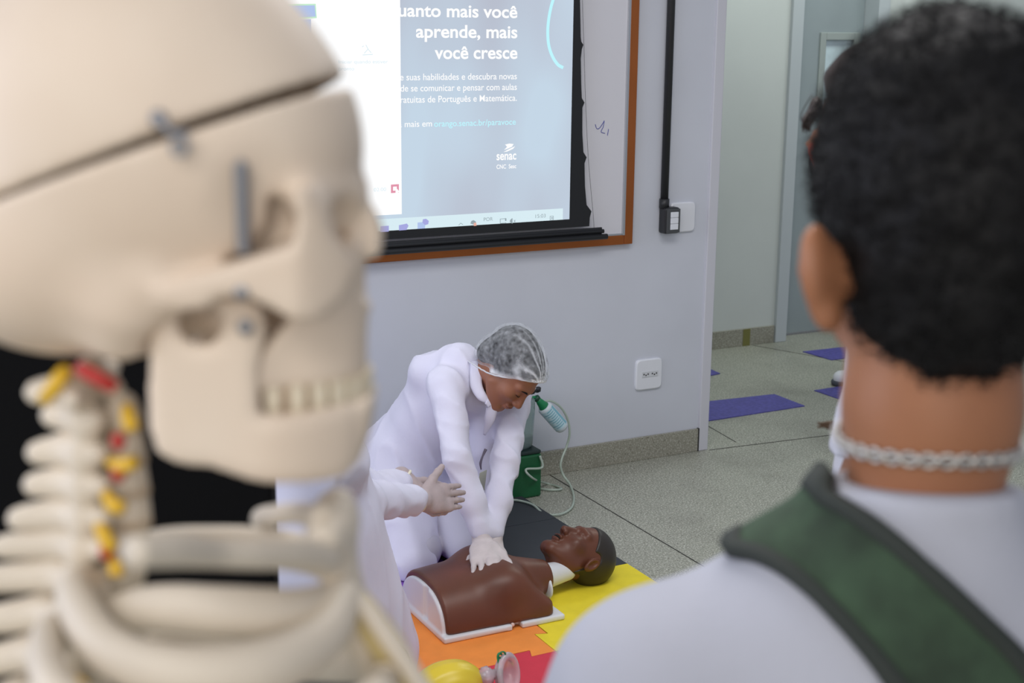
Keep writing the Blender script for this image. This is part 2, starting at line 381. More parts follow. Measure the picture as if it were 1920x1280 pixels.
# corridor door with a pane
dr = thing('door_1', None, None, (1.755, 1.45, 0.0)); dr['kind'] = 'structure'
wl, wr, wt, wb = at(1548, 90, -1.45)[0], 1.93, at(1545, 75, -1.45)[2], 1.20
V, Fq = join([box_geo((1.517, 1.455, 0.015), (wl, 1.49, 2.10)), box_geo((wr, 1.455, 0.015), (1.993, 1.49, 2.10)),
              box_geo((wl, 1.455, 0.015), (wr, 1.49, wb)), box_geo((wl, 1.455, wt), (wr, 1.49, 2.10))])
link('door_leaf', V, Fq, M['door'], dr, smooth=False)
fw = 0.038
V, Fq = join([box_geo((wl - fw, 1.445, wb - fw), (wl, 1.456, wt + fw), 0.003), box_geo((wr, 1.445, wb - fw), (wr + fw, 1.456, wt + fw), 0.003),
              box_geo((wl, 1.445, wt), (wr, 1.456, wt + fw), 0.003), box_geo((wl, 1.445, wb - fw), (wr, 1.456, wb), 0.003)])
link('pane_frame', V, Fq, M['door_trim'], dr, smooth=False)
box('pane', (wl, 1.468, wb), (wr, 1.474, wt), M['glass'], dr)
# floor joints
def strip(name, a, b, wd, m):
    a, b = np.array(a, float), np.array(b, float); d = unit(np.append(b - a, 0))[:2]; nn = np.array([-d[1], d[0]]) * wd / 2
    V = [(*p, z) for z in (0.0002, 0.0012) for p in (a + nn, a - nn, b - nn, b + nn)]
    o = link(name, V, [(0, 1, 2, 3), (7, 6, 5, 4), (0, 4, 5, 1), (1, 5, 6, 2), (2, 6, 7, 3), (3, 7, 4, 0)], m, smooth=False); return tag(o, kind='structure')
strip('trim_6', (-0.657, -0.014), (-0.668, -2.6), 0.0035, M['joint'])
strip('trim_7', (0.044, -0.020), (1.4, -0.14), 0.0035, M['joint'])
strip('trim_8', (0.24, 0.31), (0.20, 0.02), 0.003, M['joint'])
strip('trim_9', (1.30, 1.35), (1.62, 0.55), 0.003, M['joint'])
# blue tactile tiles stuck on the corridor floor
def tile(corners, label):
    c = np.mean(corners, axis=0); V = [(x, y, z) for z in (0.0005, 0.004) for x, y in corners]
    o = link('floor_tile', V, [(3, 2, 1, 0), (4, 5, 6, 7), (0, 1, 5, 4), (1, 2, 6, 5), (2, 3, 7, 6), (3, 0, 4, 7)], M['tile'], None, loc=(c[0], c[1], 0), smooth=False)
    return tag(o, label, 'floor tile', 'blue tiles on the corridor floor')
tile([(0.20, 0.305), (0.785, 0.313), (0.788, 0.525), (0.20, 0.575)], 'long blue tile on the terrazzo just through the doorway')
tile([(0.62, 0.90), (0.792, 0.935), (0.80, 1.03), (0.62, 1.06)], 'small blue tile tip beside the door jamb, farther into the corridor')
tile([(1.436, 1.12), (1.45, 0.92), (2.02, 0.90), (2.02, 1.10)], 'blue tile in front of the grey corridor door')
tile([(0.992, 0.50), (1.00, 0.29), (1.58, 0.29), (1.58, 0.51)], 'blue tile under the white sneaker')
# ---------------------------------------------------------------- board, projection screen, sockets
LOCW = lambda px, py, t=0.0: at(px, py, t)
bd = thing('whiteboard', 'white writing board in a coppery metal frame on the lavender wall', 'whiteboard', (-1.85, 0.0, 0.83))
br, bl, bb, bt = -0.339, -3.2, 0.829, 2.06
box('board_panel', (bl + 0.03, -0.018, bb + 0.03), (br - 0.03, -0.002, bt - 0.03), M['whiteboard'], bd)
for nm, lo, hi in (('frame', (br - 0.036, -0.026, bb), (br, 0.0, bt)), ('frame', (bl, -0.026, bb), (bl + 0.036, 0.0, bt)),
                   ('frame', (bl + 0.036, -0.026, bb), (br - 0.036, 0.0, bb + 0.034)), ('frame', (bl + 0.036, -0.026, bt - 0.034), (br - 0.036, 0.0, bt))):
    box(nm, lo, hi, M['copper'], bd, 0.003)
V, Fq = join([box_geo((br - 0.044, -0.029, bb + 0.034), (br - 0.036, -0.004, bt - 0.034)), box_geo((bl + 0.04, -0.024, bb + 0.034), (br - 0.042, -0.004, bb + 0.040))])
tag(link('inner_lip', V, Fq, M['silver'], bd, smooth=False), 'thin silver inner lip of the frame')
def wallpath(pts, t): return [at(x, y, t) for x, y in pts]
ink = [tube_geo(wallpath(p, 0.0185), 0.0012, 5, 24) for p in ([(1116, 233), (1119, 241), (1124, 240), (1131, 230), (1133, 226)], [(1133, 227), (1131, 238), (1127, 247), (1134, 250)], [(1141, 242), (1139, 254)])]
V, Fq = join(ink); tag(link('ink_mark', V, Fq, M['ink'], bd), 'small blue pen squiggle')
TS = 0.060                                                             # the screen hangs this far in front of the wall
sc = thing('projection_screen', 'hanging projection screen with black border, showing a slide with white lettering', 'projector screen', (-1.75, -TS, 0.90))
edge = [(1087, -30), (1088, 20), (1089, 70), (1090, 78), (1094, 84), (1091, 92), (1089, 110), (1090, 160), (1091, 184), (1096, 192), (1092, 202), (1092, 250), (1094, 285), (1100, 295), (1096, 306), (1097, 350), (1100, 384), (1109, 396), (1106, 408), (1105, 424)]
poly = [at(x, y, TS) for x, y in edge]; poly = [np.array([-0.58, -TS, 2.1]), np.array([-0.566, -TS, 1.9])] + poly + [np.array([-3.05, -TS, poly[-1][2] + 0.003]), np.array([-3.05, -TS, 2.1])]
V, Fq = prism([(p[0], p[2]) for p in poly], 0.0015, (1, 0, 0), (0, 0, 1), (0, 1, 0), (0, -TS, 0)); link('screen_cloth', V, Fq, M['screen_black'], sc, smooth=False)
zb = at(1000, 441, TS)[2]; xr = at(1137, 430, TS)[0]
V, Fq = join([tube_geo([(-3.08, -TS, zb - 0.002), (xr - 0.012, -TS, zb - 0.002)], 0.0075, 12), tube_geo([(-3.08, -TS - 0.004, zb - 0.021), (xr, -TS - 0.004, zb - 0.021)], 0.010, 12), box_geo((-3.06, -TS - 0.003, zb - 0.02), (xr - 0.02, -TS + 0.003, zb + 0.012))])
link('bottom_bar', V, Fq, M['dark_plastic'], sc)
V, Fq = tube_geo(wallpath([(1092, 0), (1095, 90), (1098, 190), (1103, 295), (1112, 400), (1114, 428)], TS), 0.0007, 5, 30); link('tension_cord', V, Fq, M['dark_plastic'], sc)
E_bg = emis('slide_ground', (184, 190, 205), 1.0, (196, 214, 230), 3.2); E_white = emis('slide_white', (255, 255, 255), 1.0)
E_panel = emis('panel_white', (253, 254, 255), 1.06); E_bar = emis('bar_pale', (216, 236, 243), 1.0); E_cyan = emis('slide_cyan', (190, 246, 255), 1.0)
E_ink = emis('icon_grey', (150, 165, 172), 1.0); E_pale = emis('panel_ink', (214, 232, 240), 1.0); E_viol = emis('icon_violet', (166, 168, 224), 1.0)
E_rose = emis('button_rose', (226, 150, 172), 1.0); E_blue = emis('button_blue', (176, 196, 236), 1.0); E_mint = emis('button_mint', (196, 236, 206), 1.0)
E_orange = emis('icon_orange', (232, 176, 160), 1.0)
def flat(name, pts, m, off, px=True):                                  # a flat patch of the projected picture
    q = [at(x, y, TS + off) if px else np.array([x, -TS - off, y]) for x, y in pts]
    V, Fq = prism([(p[0], p[2]) for p in q], 0.0002, (1, 0, 0), (0, 0, 1), (0, 1, 0), (0, -TS - off, 0))
    return link(name, V, Fq, m, sc, smooth=False)
x1, z1 = at(1071.5, 200, TS)[0], at(1000, 415, TS)[2]
flat('slide', [(-3.0, z1), (x1, z1), (x1, 2.02), (-3.0, 2.02)], E_bg, 0.0008, False)
xb, zt = at(1055, 400, TS)[0], at(1054, 390.5, TS)[2]
flat('taskbar', [(-3.0, z1), (xb, z1), (xb, zt), (-3.0, zt)], E_bar, 0.0014, False)
xp, zp = at(751, 200, TS)[0], at(752.5, 401, TS)[2]
flat('timer_window', [(-2.6, zp), (xp, zp), (xp, 2.0), (-2.6, 2.0)], E_panel, 0.0034, False)
flat('menu_button', [(530, 8), (592, 7), (594, 34), (531, 37)], E_mint, 0.0040); flat('menu_button', [(533, 11), (590, 10), (592, 31), (534, 34)], E_blue, 0.0044)
flat('menu_column', [(520, 38), (583, 36), (585, 140), (520, 143)], E_blue, 0.0040)
def text(name, s, pl, pr, cap_px, m, off, bold=0.0, spacing=1.0):      # pl, pr: baseline ends in the photograph
    cu = bpy.data.curves.new(name, 'FONT'); cu.body = s; cu.offset = bold; cu.space_character = spacing; cu.size = 1.0
    ob = bpy.data.objects.new(name, cu); scene.collection.objects.link(ob)
    me = bpy.data.meshes.new_from_object(ob.evaluated_get(bpy.context.evaluated_depsgraph_get())); bpy.data.objects.remove(ob)
    co = np.empty(len(me.vertices) * 3, np.float32); me.vertices.foreach_get('co', co); co = co.reshape(-1, 3)
    a, b = at(*pl, TS + off), at(*pr, TS + off); x0, xx = co[:, 0].min(), co[:, 0].max()
    h = (at(pl[0], pl[1] - cap_px, TS + off)[2] - a[2]) / 0.73
    W = np.empty_like(co); W[:, 0] = a[0] + (co[:, 0] - x0) / (xx - x0) * (b[0] - a[0]); W[:, 1] = -TS - off; W[:, 2] = a[2] + co[:, 1] * h
    base = wloc(sc); me.vertices.foreach_set('co', (W - base).astype(np.float32).ravel()); me.update(); me.materials.clear(); me.materials.append(m)
    o = bpy.data.objects.new(name, me); scene.collection.objects.link(o); o.parent = sc; return o
text('slide_heading', 'Quanto mais você', (717, 30), (970, 29), 25, E_white, 0.0018, 0.021)
text('slide_heading', 'aprende, mais', (780, 70), (970, 69), 25, E_white, 0.0018, 0.021)
text('slide_heading', 'você cresce', (815, 110), (970, 109), 25, E_white, 0.0018, 0.021)
text('slide_line', 'e suas habilidades e descubra novas', (750, 150.5), (969, 150), 13, E_white, 0.0018, 0.006)
text('slide_line', 'de se comunicar e pensar com aulas', (751, 171.5), (969, 171), 13, E_white, 0.0018, 0.006)
text('slide_line', 'gratuitas de Português e Matemática.', (743, 193), (969, 191.5), 13, E_white, 0.0018, 0.006)
text('slide_line', 'a mais em', (747, 238.5), (810, 237.5), 12, E_white, 0.0018, 0.006)
text('slide_link', 'orango.senac.br/paravoce', (814, 237.5), (967, 234), 12, E_cyan, 0.0018, 0.006)
text('slide_emblem', 'senac', (931, 300), (968, 299), 17, E_white, 0.0018, 0.02)
text('slide_emblem', 'CNC  Sesc', (931, 316.5), (968, 316), 8, E_white, 0.0018, 0.016)
flat('slide_emblem', [(945, 281), (951, 275), (947, 271), (955, 269), (963, 270), (960, 275), (951, 279)], E_white, 0.0018)
flat('slide_emblem', [(944, 285), (955, 279), (966, 274), (962, 279), (951, 284)], E_white, 0.0018)
V, Fq = tube_geo([at(1044 - 17 * math.sin(a) - 4 + 6 * (1 - math.sin(a)), 60 - 68 * math.cos(a), TS + 0.0016) for a in np.linspace(0.35, 2.70, 40)], 0.0052, 4, flat=1.0, flat_dir=(1, 0, 0))
arc = [(1041, -12), (1034, 10), (1029, 35), (1027, 60), (1029, 85), (1036, 106), (1046, 121), (1056, 127)]
W = smooth_path([at(x, y, TS + 0.0018) for x, y in arc], 40); T = np.gradient(W, axis=0); T /= np.linalg.norm(T, axis=1)[:, None]; Nn = np.stack([T[:, 2], 0 * T[:, 0], -T[:, 0]], 1)
V = np.vstack([W + Nn * 0.0055, W - Nn * 0.0055]); Fq = [(i, i + 1, 41 + i, 40 + i) for i in range(39)]; link('slide_arc', V, Fq, E_cyan, sc, smooth=False)
text('panel_text', 'Iniciar quando estiver', (635, 119), (727, 118), 7, E_pale, 0.0042, 0.0)
text('panel_text', 'pronto', (635, 132), (664, 131.5), 7, E_pale, 0.0042, 0.0)
for a, b in (((683, 100), (690, 92)), ((690, 92), (696, 99)), ((680, 103), (699, 102)), ((686, 84), (690, 92)), ((679, 88), (682, 86))):
    V, Fq = tube_geo([at(*a, TS + 0.0042), at(*b, TS + 0.0042)], 0.0011, 4); link('panel_icon', V, Fq, E_pale, sc)
text('panel_text', '02:00', (701, 359), (724, 358), 7, E_pale, 0.0042, 0.0)
flat('record_button', [(733, 346), (748, 345), (748, 361), (733, 362)], E_rose, 0.0042); flat('record_button', [(737, 350), (744, 349.5), (744, 357), (737, 357.5)], E_panel, 0.0045)
flat('cursor', [(742, 351), (750, 360), (746.5, 360.5), (748, 366), (745.5, 366.5), (744, 361.5), (741.5, 363.5)], E_white, 0.0050)
flat('taskbar_icon', [(713, 424), (729, 423), (729, 434), (713, 435)], E_viol, 0.0018)
flat('taskbar_icon', [(748, 422), (763, 419), (766, 423), (762, 431), (748, 432)], E_viol, 0.0018)
flat('taskbar_icon', [(783, 417), (797, 416), (797, 428), (783, 429)], E_blue, 0.0018); flat('taskbar_icon', [(793, 411), (799, 410), (804, 414), (803, 420), (797, 422), (792, 417)], E_viol, 0.0022)
for a, b in (((860, 422), (864, 418)), ((864, 418), (868, 421))):
    V, Fq = tube_geo([at(*a, TS + 0.0018), at(*b, TS + 0.0018)], 0.0009, 4); link('taskbar_icon', V, Fq, E_ink, sc)
flat('taskbar_icon', [(882, 419), (884, 414), (888, 412.5), (892, 415), (893, 420), (888, 421)], E_ink, 0.0018); flat('taskbar_icon', [(888, 418), (893, 417), (893.5, 423), (888.5, 423.5)], E_orange, 0.0022)
text('taskbar_text', 'POR', (907, 414.5), (924, 413.5), 7, E_ink, 0.0018, 0.0)
for q in ([(938, 410), (949, 409.2), (949, 410.2), (938, 411)], [(938, 418), (949, 417.2), (949, 418.2), (938, 419)], [(937.5, 410), (938.6, 410), (938.6, 419), (937.5, 419)], [(947, 409), (949.5, 409), (949.5, 414), (947, 414)],
          [(956, 413), (960, 409), (961, 409), (961, 419), (960, 419), (956, 416)], [(963, 412), (964, 412), (967, 417), (966, 417)], [(966, 412), (967, 412), (964, 417), (963, 417)]): flat('taskbar_icon', q, E_ink, 0.0018)
text('taskbar_text', '15:03', (1004, 408.5), (1023, 407), 7, E_ink, 0.0018, 0.0)
for q in ([(1031, 405), (1038, 404.5), (1038, 405.3), (1031, 405.8)], [(1031, 412), (1038, 411.5), (1038, 412.3), (1031, 412.8)], [(1031, 405), (1032, 405), (1032, 412.6), (1031, 412.6)], [(1037, 405), (1038, 405), (1038, 412), (1037, 412)], [(1034, 407), (1036, 407), (1036, 410), (1034, 410)]): flat('taskbar_icon', q, E_ink, 0.0018)
# black surface conduit with switch box
cx = at(1253, 200, 0.02)[0]; bx0, bx1, bz0, bz1 = -0.215, -0.150, 0.858, 0.953
cd = thing('switch_conduit', 'black surface conduit dropping to a switch box beside the door', 'light switch', ((bx0 + bx1) / 2, 0.0, bz0))
V, Fq = tube_geo([(cx, -0.016, bz1 - 0.002), (cx, -0.016, 3.0)], 0.0145, 16); link('conduit', V, Fq, M['dark_plastic'], cd)
V, Fq = tube_geo([(cx, -0.016, bz1 - 0.003), (cx, -0.016, bz1 + 0.03)], 0.0185, 16); link('coupling', V, Fq, M['dark_plastic'], cd)
box('switch_box', (bx0, -0.045, bz0), (bx1, 0.0, bz1), M['dark_plastic'], cd, 0.008)
link('face_plate', *box_geo((bx0 + 0.006, -0.049, bz0 + 0.004), (bx1 - 0.002, -0.044, bz1 - 0.004), 0.002), mat('face_plate', (74, 76, 78), 0.3), cd, smooth=False)
for a, b in ((0.060, 0.080), (0.038, 0.059), (0.016, 0.037)):
    box('switch_key', (bx0 + 0.020, -0.053, bz0 + a), (bx1 - 0.012, -0.048, bz0 + b), M['white_plastic'], cd, 0.0015)
def plate(name, label, cat, x0, x1, z0, z1):
    t = thing(name, label, cat, ((x0 + x1) / 2, 0, z0)); n = 10; out = []
    for i in range(4 * n):                                             # square plate with softly bowed sides
        a = 2 * math.pi * i / (4 * n); c, s = math.cos(a), math.sin(a); e = 0.26
        out.append(((x0 + x1) / 2 + (x1 - x0) / 2 * abs(c) ** e * (1 if c > 0 else -1), (z0 + z1) / 2 + (z1 - z0) / 2 * abs(s) ** e * (1 if s > 0 else -1)))
    k = len(out); mx, mz = (x0 + x1) / 2, (z0 + z1) / 2
    V = [(x, 0.0, z) for x, z in out] + [(x, -0.007, z) for x, z in out] + [(mx + (x - mx) * 0.93, -0.0105, mz + (z - mz) * 0.93) for x, z in out]
    Fq = [(i, (i + 1) % k, k + (i + 1) % k, k + i) for i in range(k)] + [(k + i, k + (i + 1) % k, 2 * k + (i + 1) % k, 2 * k + i) for i in range(k)] + [tuple(range(2 * k, 3 * k))]
    link('cover_plate', V, [f[::-1] for f in Fq], M['white_plastic'], t, smooth=False); return t
plate('blank_plate', 'blank square white wall plate next to the black switch box', 'wall plate', -0.168, -0.058, 0.855, 0.965)
so = plate('wall_socket', 'square white double power socket low on the lavender wall', 'power socket', -0.296, -0.180, 0.272, 0.389)
for x in (-0.270, -0.233):
    box('socket_insert', (x - 0.001, -0.0125, 0.321), (x + 0.033, -0.0100, 0.343), mat('socket_grey', (206, 208, 212), 0.4), so, 0.001)
    for dx, dz in ((0.007, 0.0), (0.016, -0.004), (0.025, 0.0)):
        V, Fq = lathe_geo([(0.0030, 0), (0.0030, 0.0006)], (x + dx, -0.0124, 0.333 + dz), (0, -1, 0), 12); link('pin_hole', V, Fq, M['joint'], so)
# ---------------------------------------------------------------- foam mats
MT = 0.012
def mat_piece(name_label, s0, s1, t0, t1, col, tabs):
    """tabs: side -> list of (centre along side 0..1, +1 tab out / -1 notch in)"""
    def side(a, b, key):
        a, b = np.array(a), np.array(b); d = b - a; L_ = np.linalg.norm(d); d = d / L_; nrm = np.array([d[1], -d[0]]); pts = [a]
        for c, sg in sorted(tabs.get(key, [])):
            for al, out in ((-0.030, 0), (-0.042, 0.034), (0.042, 0.034), (0.030, 0)): pts.append(a + d * (c * L_ + al) + nrm * out * sg)
        return pts
    P = side((s0, -t1), (s1, -t1), 'near') + side((s1, -t1), (s1, -t0), 'right') + side((s1, -t0), (s0, -t0), 'far') + side((s0, -t0), (s0, -t1), 'left')
    import bmesh
    bm = bmesh.new(); lowv = [bm.verts.new((p[0], p[1], 0.0005)) for p in P]; f = bm.faces.new(lowv)
    r = bmesh.ops.extrude_face_region(bm, geom=[f])
    for v in r['geom']:
        if isinstance(v, bmesh.types.BMVert): v.co.z = MT
    bmesh.ops.recalc_face_normals(bm, faces=bm.faces[:]); bmesh.ops.triangulate(bm, faces=[g for g in bm.faces if len(g.verts) > 4])
    bm.verts.index_update(); V = np.array([v.co[:] for v in bm.verts]); Fq = [tuple(v.index for v in g.verts) for g in bm.faces]; bm.free()
    o = link('foam_mat', V, Fq, col, None, loc=((s0 + s1) / 2, -(t0 + t1) / 2, 0), smooth=False)
    return tag(o, name_label, 'foam mat', 'interlocking foam mats on the floor')
S = (-2.345, -1.855, -1.358, -0.872); Tt = (0.0 + 0.02, 0.440, 0.875, 1.295, 1.73)
mk = lambda n, c: mat(n, c, 0.75, noise=0.03, nscale=20, bump=0.06, bscale=260)
c_black, c_yel, c_or, c_red, c_pur = mk('mat_black', (50, 54, 60)), mk('mat_yellow', (236, 216, 44)), mk('mat_orange', (244, 146, 62)), mk('mat_red', (206, 52, 72)), mk('mat_purple', (132, 84, 178))
g = 0.001
mat_piece('black foam mat nearest the wall, under the coiled tube', S[2] + g, S[3], Tt[0], Tt[1] - g, c_black, {})
mat_piece('black foam mat behind the training manikin', S[2] + g, S[3], Tt[1] + g, Tt[2] - g, c_black, {'near': [(0.80, -1), (0.45, -1)]})
mat_piece('yellow foam mat under the manikin head', S[2] + g, S[3], Tt[2], Tt[3], c_yel, {'far': [(0.20, 0.95), (0.55, 0.95)], 'left': [(0.66, -1), (0.22, -1)], 'near': [(0.3, -1)]})
mat_piece('orange foam mat under the manikin torso', S[1], S[2] - g, Tt[2], Tt[3], c_or, {'right': [(0.78, 0.95), (0.34, 0.95)], 'near': [(0.80, -1), (0.35, -1)]})
mat_piece('red foam mat under the resuscitator mask', S[1], S[2] - g, Tt[3] + g, Tt[4], c_red, {'far': [(0.20, 0.95), (0.65, 0.95)]})
mat_piece('purple foam mat under the kneeling rescuer', S[1], S[2] - g, Tt[1], Tt[2] - g, c_pur, {})
mat_piece('purple foam mat behind the rescuer, against the wall', S[1], S[2] - g, Tt[0], Tt[1] - g, c_pur, {})
# ---------------------------------------------------------------- CPR manikin
skin_m = mat('manikin_skin', (104, 60, 42), 0.42, noise=0.10, nscale=9, spec=0.45)
white_m = mat('manikin_white', (222, 224, 228), 0.35); hair_m = mat('manikin_hair', (44, 38, 33), 0.45); dark_m = mat('dark_gap', (16, 12, 11), 0.8)
mk_t = thing('training_manikin', 'brown resuscitation training manikin torso lying on the foam mats', 'training manikin', (-1.40, -0.97, MT))
YC = -0.972
def torso(p, g=0.0):
    x, y, z = p
    d = rc((x, y - YC, z), (-1.60, 0, -0.05), (-1.37, 0, -0.035), 0.172 + g, 0.188 + g, (0, 0, 1), 1.0)
    a = (x + 1.58) / 0.33                                              # 0 at the waist, 1 at the shoulder
    hw = 0.152 + 0.012 * np.clip(a, 0, 1); hh = 0.128 + 0.026 * np.clip(a, 0, 0.6)
    k = (np.abs((y - YC) / (hw + g)) ** 2.6 + np.abs(np.maximum(z - MT, 0) / (hh + g)) ** 2.3) ** (1 / 2.4)
    d = (k - 1) * 0.12 + 0 * x
    d = smax(d, -(x + 1.585 + g * 0.5), 0.006)
    R = frame((0, 1, 0), (0, 0, 1))
    d = smax(d, x + 1.262 + 0.55 * np.abs(y - YC - 0.0) * 0 + 0.10 * np.clip((z - 0.06) / 0.1, 0, 1) - g * 0.5, 0.03)
    d = smin(d, rc(p, (-1.33, YC, 0.075), (-1.205, YC, 0.070), 0.075 + g, 0.046 + g), 0.045)
    d = smin(d, ell(p, (-1.385, YC - 0.075, 0.115), (0.060, 0.060, 0.042)), 0.05)
    d = smin(d, ell(p, (-1.385, YC + 0.075, 0.115), (0.060, 0.060, 0.042)), 0.05)
    d = smax(d, -ell(p, (-1.40, YC, 0.185), (0.08, 0.016, 0.018)), 0.03)
    return d
def skin(p):
    d = smax(torso(p), 0.027 - p[2], 0.003)
    d = smax(d, p[0] + 1.205, 0.01)
    return d
solid('chest_skin', skin, (-1.63, YC - 0.21, 0.0), (-1.16, YC + 0.21, 0.22), 0.0045, skin_m, mk_t, relax=2)
def base(p):
    x, y, z = p
    hw = 0.163 + 0.006 * np.clip((x + 1.58) / 0.33, 0, 1)
    foot = np.maximum(np.maximum(np.abs(y - YC) - hw, np.abs(x + 1.42) - 0.180), np.abs(z - (MT + 0.0085)) - 0.008)
    k = (np.abs((y - YC) / 0.140) ** 2.6 + np.abs(np.maximum(z - MT, 0) / 0.112) ** 2.3) ** (1 / 2.4)
    pan = np.maximum((k - 1) * 0.12, np.maximum(np.abs(x + 1.50) - 0.094, MT - z))
    groove = np.abs(y - YC + 0.03) - 0.012
    return smin(smax(foot, -(np.maximum(np.abs(x + 1.385) - 0.014, np.abs(y - YC + 0.16) - 0.02)), 0.003), smax(pan, -np.maximum(groove, np.abs(x + 1.592) - 0.004), 0.004), 0.006)
solid('base_shell', base, (-1.63, YC - 0.19, MT - 0.006), (-1.20, YC + 0.19, 0.16), 0.004, white_m, mk_t)
solid('neck_tube', lambda p: smin(rc(p, (-1.215, YC, 0.070), (-1.135, YC + 0.010, 0.070), 0.037, 0.029), np.maximum(ell(p, (-1.222, YC - 0.02, 0.050), (0.009, 0.046, 0.038)), MT - p[2]), 0.02), (-1.27, YC - 0.11, 0.0), (-1.06, YC + 0.11, 0.14), 0.004, white_m, mk_t)
V, Fq = lathe_geo([(0.0035, -0.004), (0.0055, 0.004), (0.0045, 0.007), (0.002, 0.008)], (at(960, 1170, 1.128)), (0, -1, 0.1), 16); link('side_button', V, Fq, mat('button_pink', (226, 200, 192), 0.4), mk_t)
V, Fq = box_geo((-1.5935, -1.078, 0.030), (-1.5925, -1.052, 0.036)); tag(link('base_label', V, Fq, M['white_plastic'], mk_t, smooth=False), 'tiny white label on the base')
hc = np.array([-1.080, YC + 0.040, 0.088]); Rm = frame((-0.16, 0.14, 0.97), (1.0, 0.05, 0.16)); HS = 0.87
hd = solid('head', lambda p: smin(head(to_local(p, hc, Rm, HS), mouth=0.0035) * HS, rc(p, hc + np.array([-0.03, 0, -0.01]), hc + np.array([-0.06, -0.01, -0.018]), 0.046, 0.043), 0.02), hc - 0.16, hc + np.array([0.13, 0.14, 0.14]), 0.0028, skin_m, mk_t, relax=1)
def mhair(p):
    q = to_local(p, hc, Rm, HS); d = (head(q, ears=False) - 0.0045) * HS
    line = 0.040 - 0.0 * q[1]                                          # keep the back and crown, clear face and ears
    cut = smax(q[1] + 0.012 - 0.95 * np.clip(q[2] + 0.01, 0, 0.2), -(q[2] + 0.075), 0.01) * HS
    d = smax(d, cut, 0.006); return smax(d, -ell((np.abs(q[0]), q[1], q[2]), (0.082, 0.004, 0.0), (0.03, 0.028, 0.045)) * HS, 0.006)
solid('hair', mhair, hc - 0.15, hc + 0.14, 0.0028, hair_m, mk_t)
solid('mouth_opening', lambda p: ell(to_local(p, hc, Rm, HS), (0, 0.093, -0.0612), (0.020, 0.0105, 0.0042)) * HS, hc - 0.13, hc + 0.13, 0.0022, dark_m, mk_t)
# ---------------------------------------------------------------- yellow resuscitator
bv = thing('bag_resuscitator', 'yellow hand resuscitator bag with clear face mask lying on the red mat', 'resuscitator', (-1.66, -1.45, MT))
bc = np.array([-1.735, -1.445, 0.070])
bag_m = mat('bag_yellow', (222, 196, 52), 0.35, noise=0.06, nscale=6); clear_m = mat('clear_plastic', (238, 222, 228), 0.18, trans=0.55, spec=0.6); green_p = mat('green_plastic', (24, 128, 78), 0.4)
solid('bag', lambda p: ell(p, bc, (0.088, 0.062, 0.058)) + 0.0008 * np.sin((p[1] - bc[1]) * 260), bc - 0.1, bc + 0.1, 0.004, bag_m, bv)
vc = np.array([-1.640, -1.462, 0.080])
V, Fq = lathe_geo([(0.010, -0.022), (0.018, -0.020), (0.018, -0.012), (0.023, -0.010), (0.024, 0.004), (0.019, 0.006), (0.019, 0.010), (0.013, 0.013), (0.011, 0.030)], vc, (1, -0.12, 0.10)); link('valve', V, Fq, clear_m, bv)
V, Fq = lathe_geo([(0.012, 0), (0.013, 0.028)], vc, (0.1, 0.1, -1)); link('valve_port', V, Fq, clear_m, bv)
mc = np.array([-1.592, -1.468, 0.076]); Rk = frame((0.35, -0.90, 0.25), (0.12, 0.1, 1))
def mask(p):
    q = to_local(p, mc, Rk, 1.0); d = ell(q, (0, 0.0, 0), (0.032, 0.026, 0.048)); d = np.maximum(d, -ell(q, (0, 0.016, 0), (0.026, 0.030, 0.040)))
    d = smax(d, q[1] - 0.008, 0.003); ring = np.sqrt((np.sqrt((q[0] / 0.68) ** 2 + q[2] ** 2) - 0.044) ** 2 * 0.7 + (q[1] - 0.008) ** 2) - 0.0085
    return smin(d, ring, 0.004)
solid('face_mask', mask, mc - 0.075, mc + 0.075, 0.0025, clear_m, bv)
V, Fq = tube_geo([mc + np.array([-0.010, 0.006, 0.052]), mc + np.array([-0.018, 0.004, 0.056]), mc + np.array([-0.022, 0.002, 0.048]), mc + np.array([-0.020, -0.004, 0.02]), mc + np.array([-0.020, -0.010, -0.02])], 0.0028, 8, 30)
V2, F2 = tube_geo([mc + np.array([-0.012 + 0.009 * math.cos(a), 0.0, 0.053 + 0.008 * math.sin(a)]) for a in np.linspace(0, 2 * math.pi, 20)[:-1]], 0.0022, 8, closed=True)
V, Fq = join([(V, Fq), (V2, F2)]); link('hook_ring', V, Fq, green_p, bv)
# ---------------------------------------------------------------- green oxygen kit against the wall
ox = thing('oxygen_kit', 'green medical box with clear canister, slanted bottle and coiled hose against the wall', 'medical kit', (-0.86, -0.12, 0.0))
box('case', (-0.98, -0.20, 0.0), (-0.795, -0.02, 0.155), mat('case_green', (16, 92, 52), 0.45, noise=0.1, nscale=12), ox, 0.008)
box('case_lid', (-0.978, -0.198, 0.155), (-0.797, -0.022, 0.168), mat('lid_dark', (28, 46, 44), 0.5), ox, 0.004)
can_m = mat('canister_clear', (196, 216, 212), 0.2, trans=0.75, spec=0.5)
V, Fq = lathe_geo([(0.068, 0.0), (0.072, 0.01), (0.078, 0.12), (0.078, 0.165), (0.070, 0.17)], (-0.865, -0.11, 0.168), (0, 0, 1)); link('canister', V, Fq, can_m, ox)
V, Fq = lathe_geo([(0.062, 0.0), (0.066, 0.035)], (-0.865, -0.11, 0.172), (0, 0, 1)); link('canister_liquid', V, Fq, mat('canister_liquid', (120, 152, 170), 0.3, trans=0.4), ox)
ba, bb2 = at(1020, 762, 0.13), at(1050, 796, 0.13); ax = unit(bb2 - ba); bl_ = np.linalg.norm(bb2 - ba)
bot_m = mat('bottle_white', (226, 236, 242), 0.3, trans=0.15)
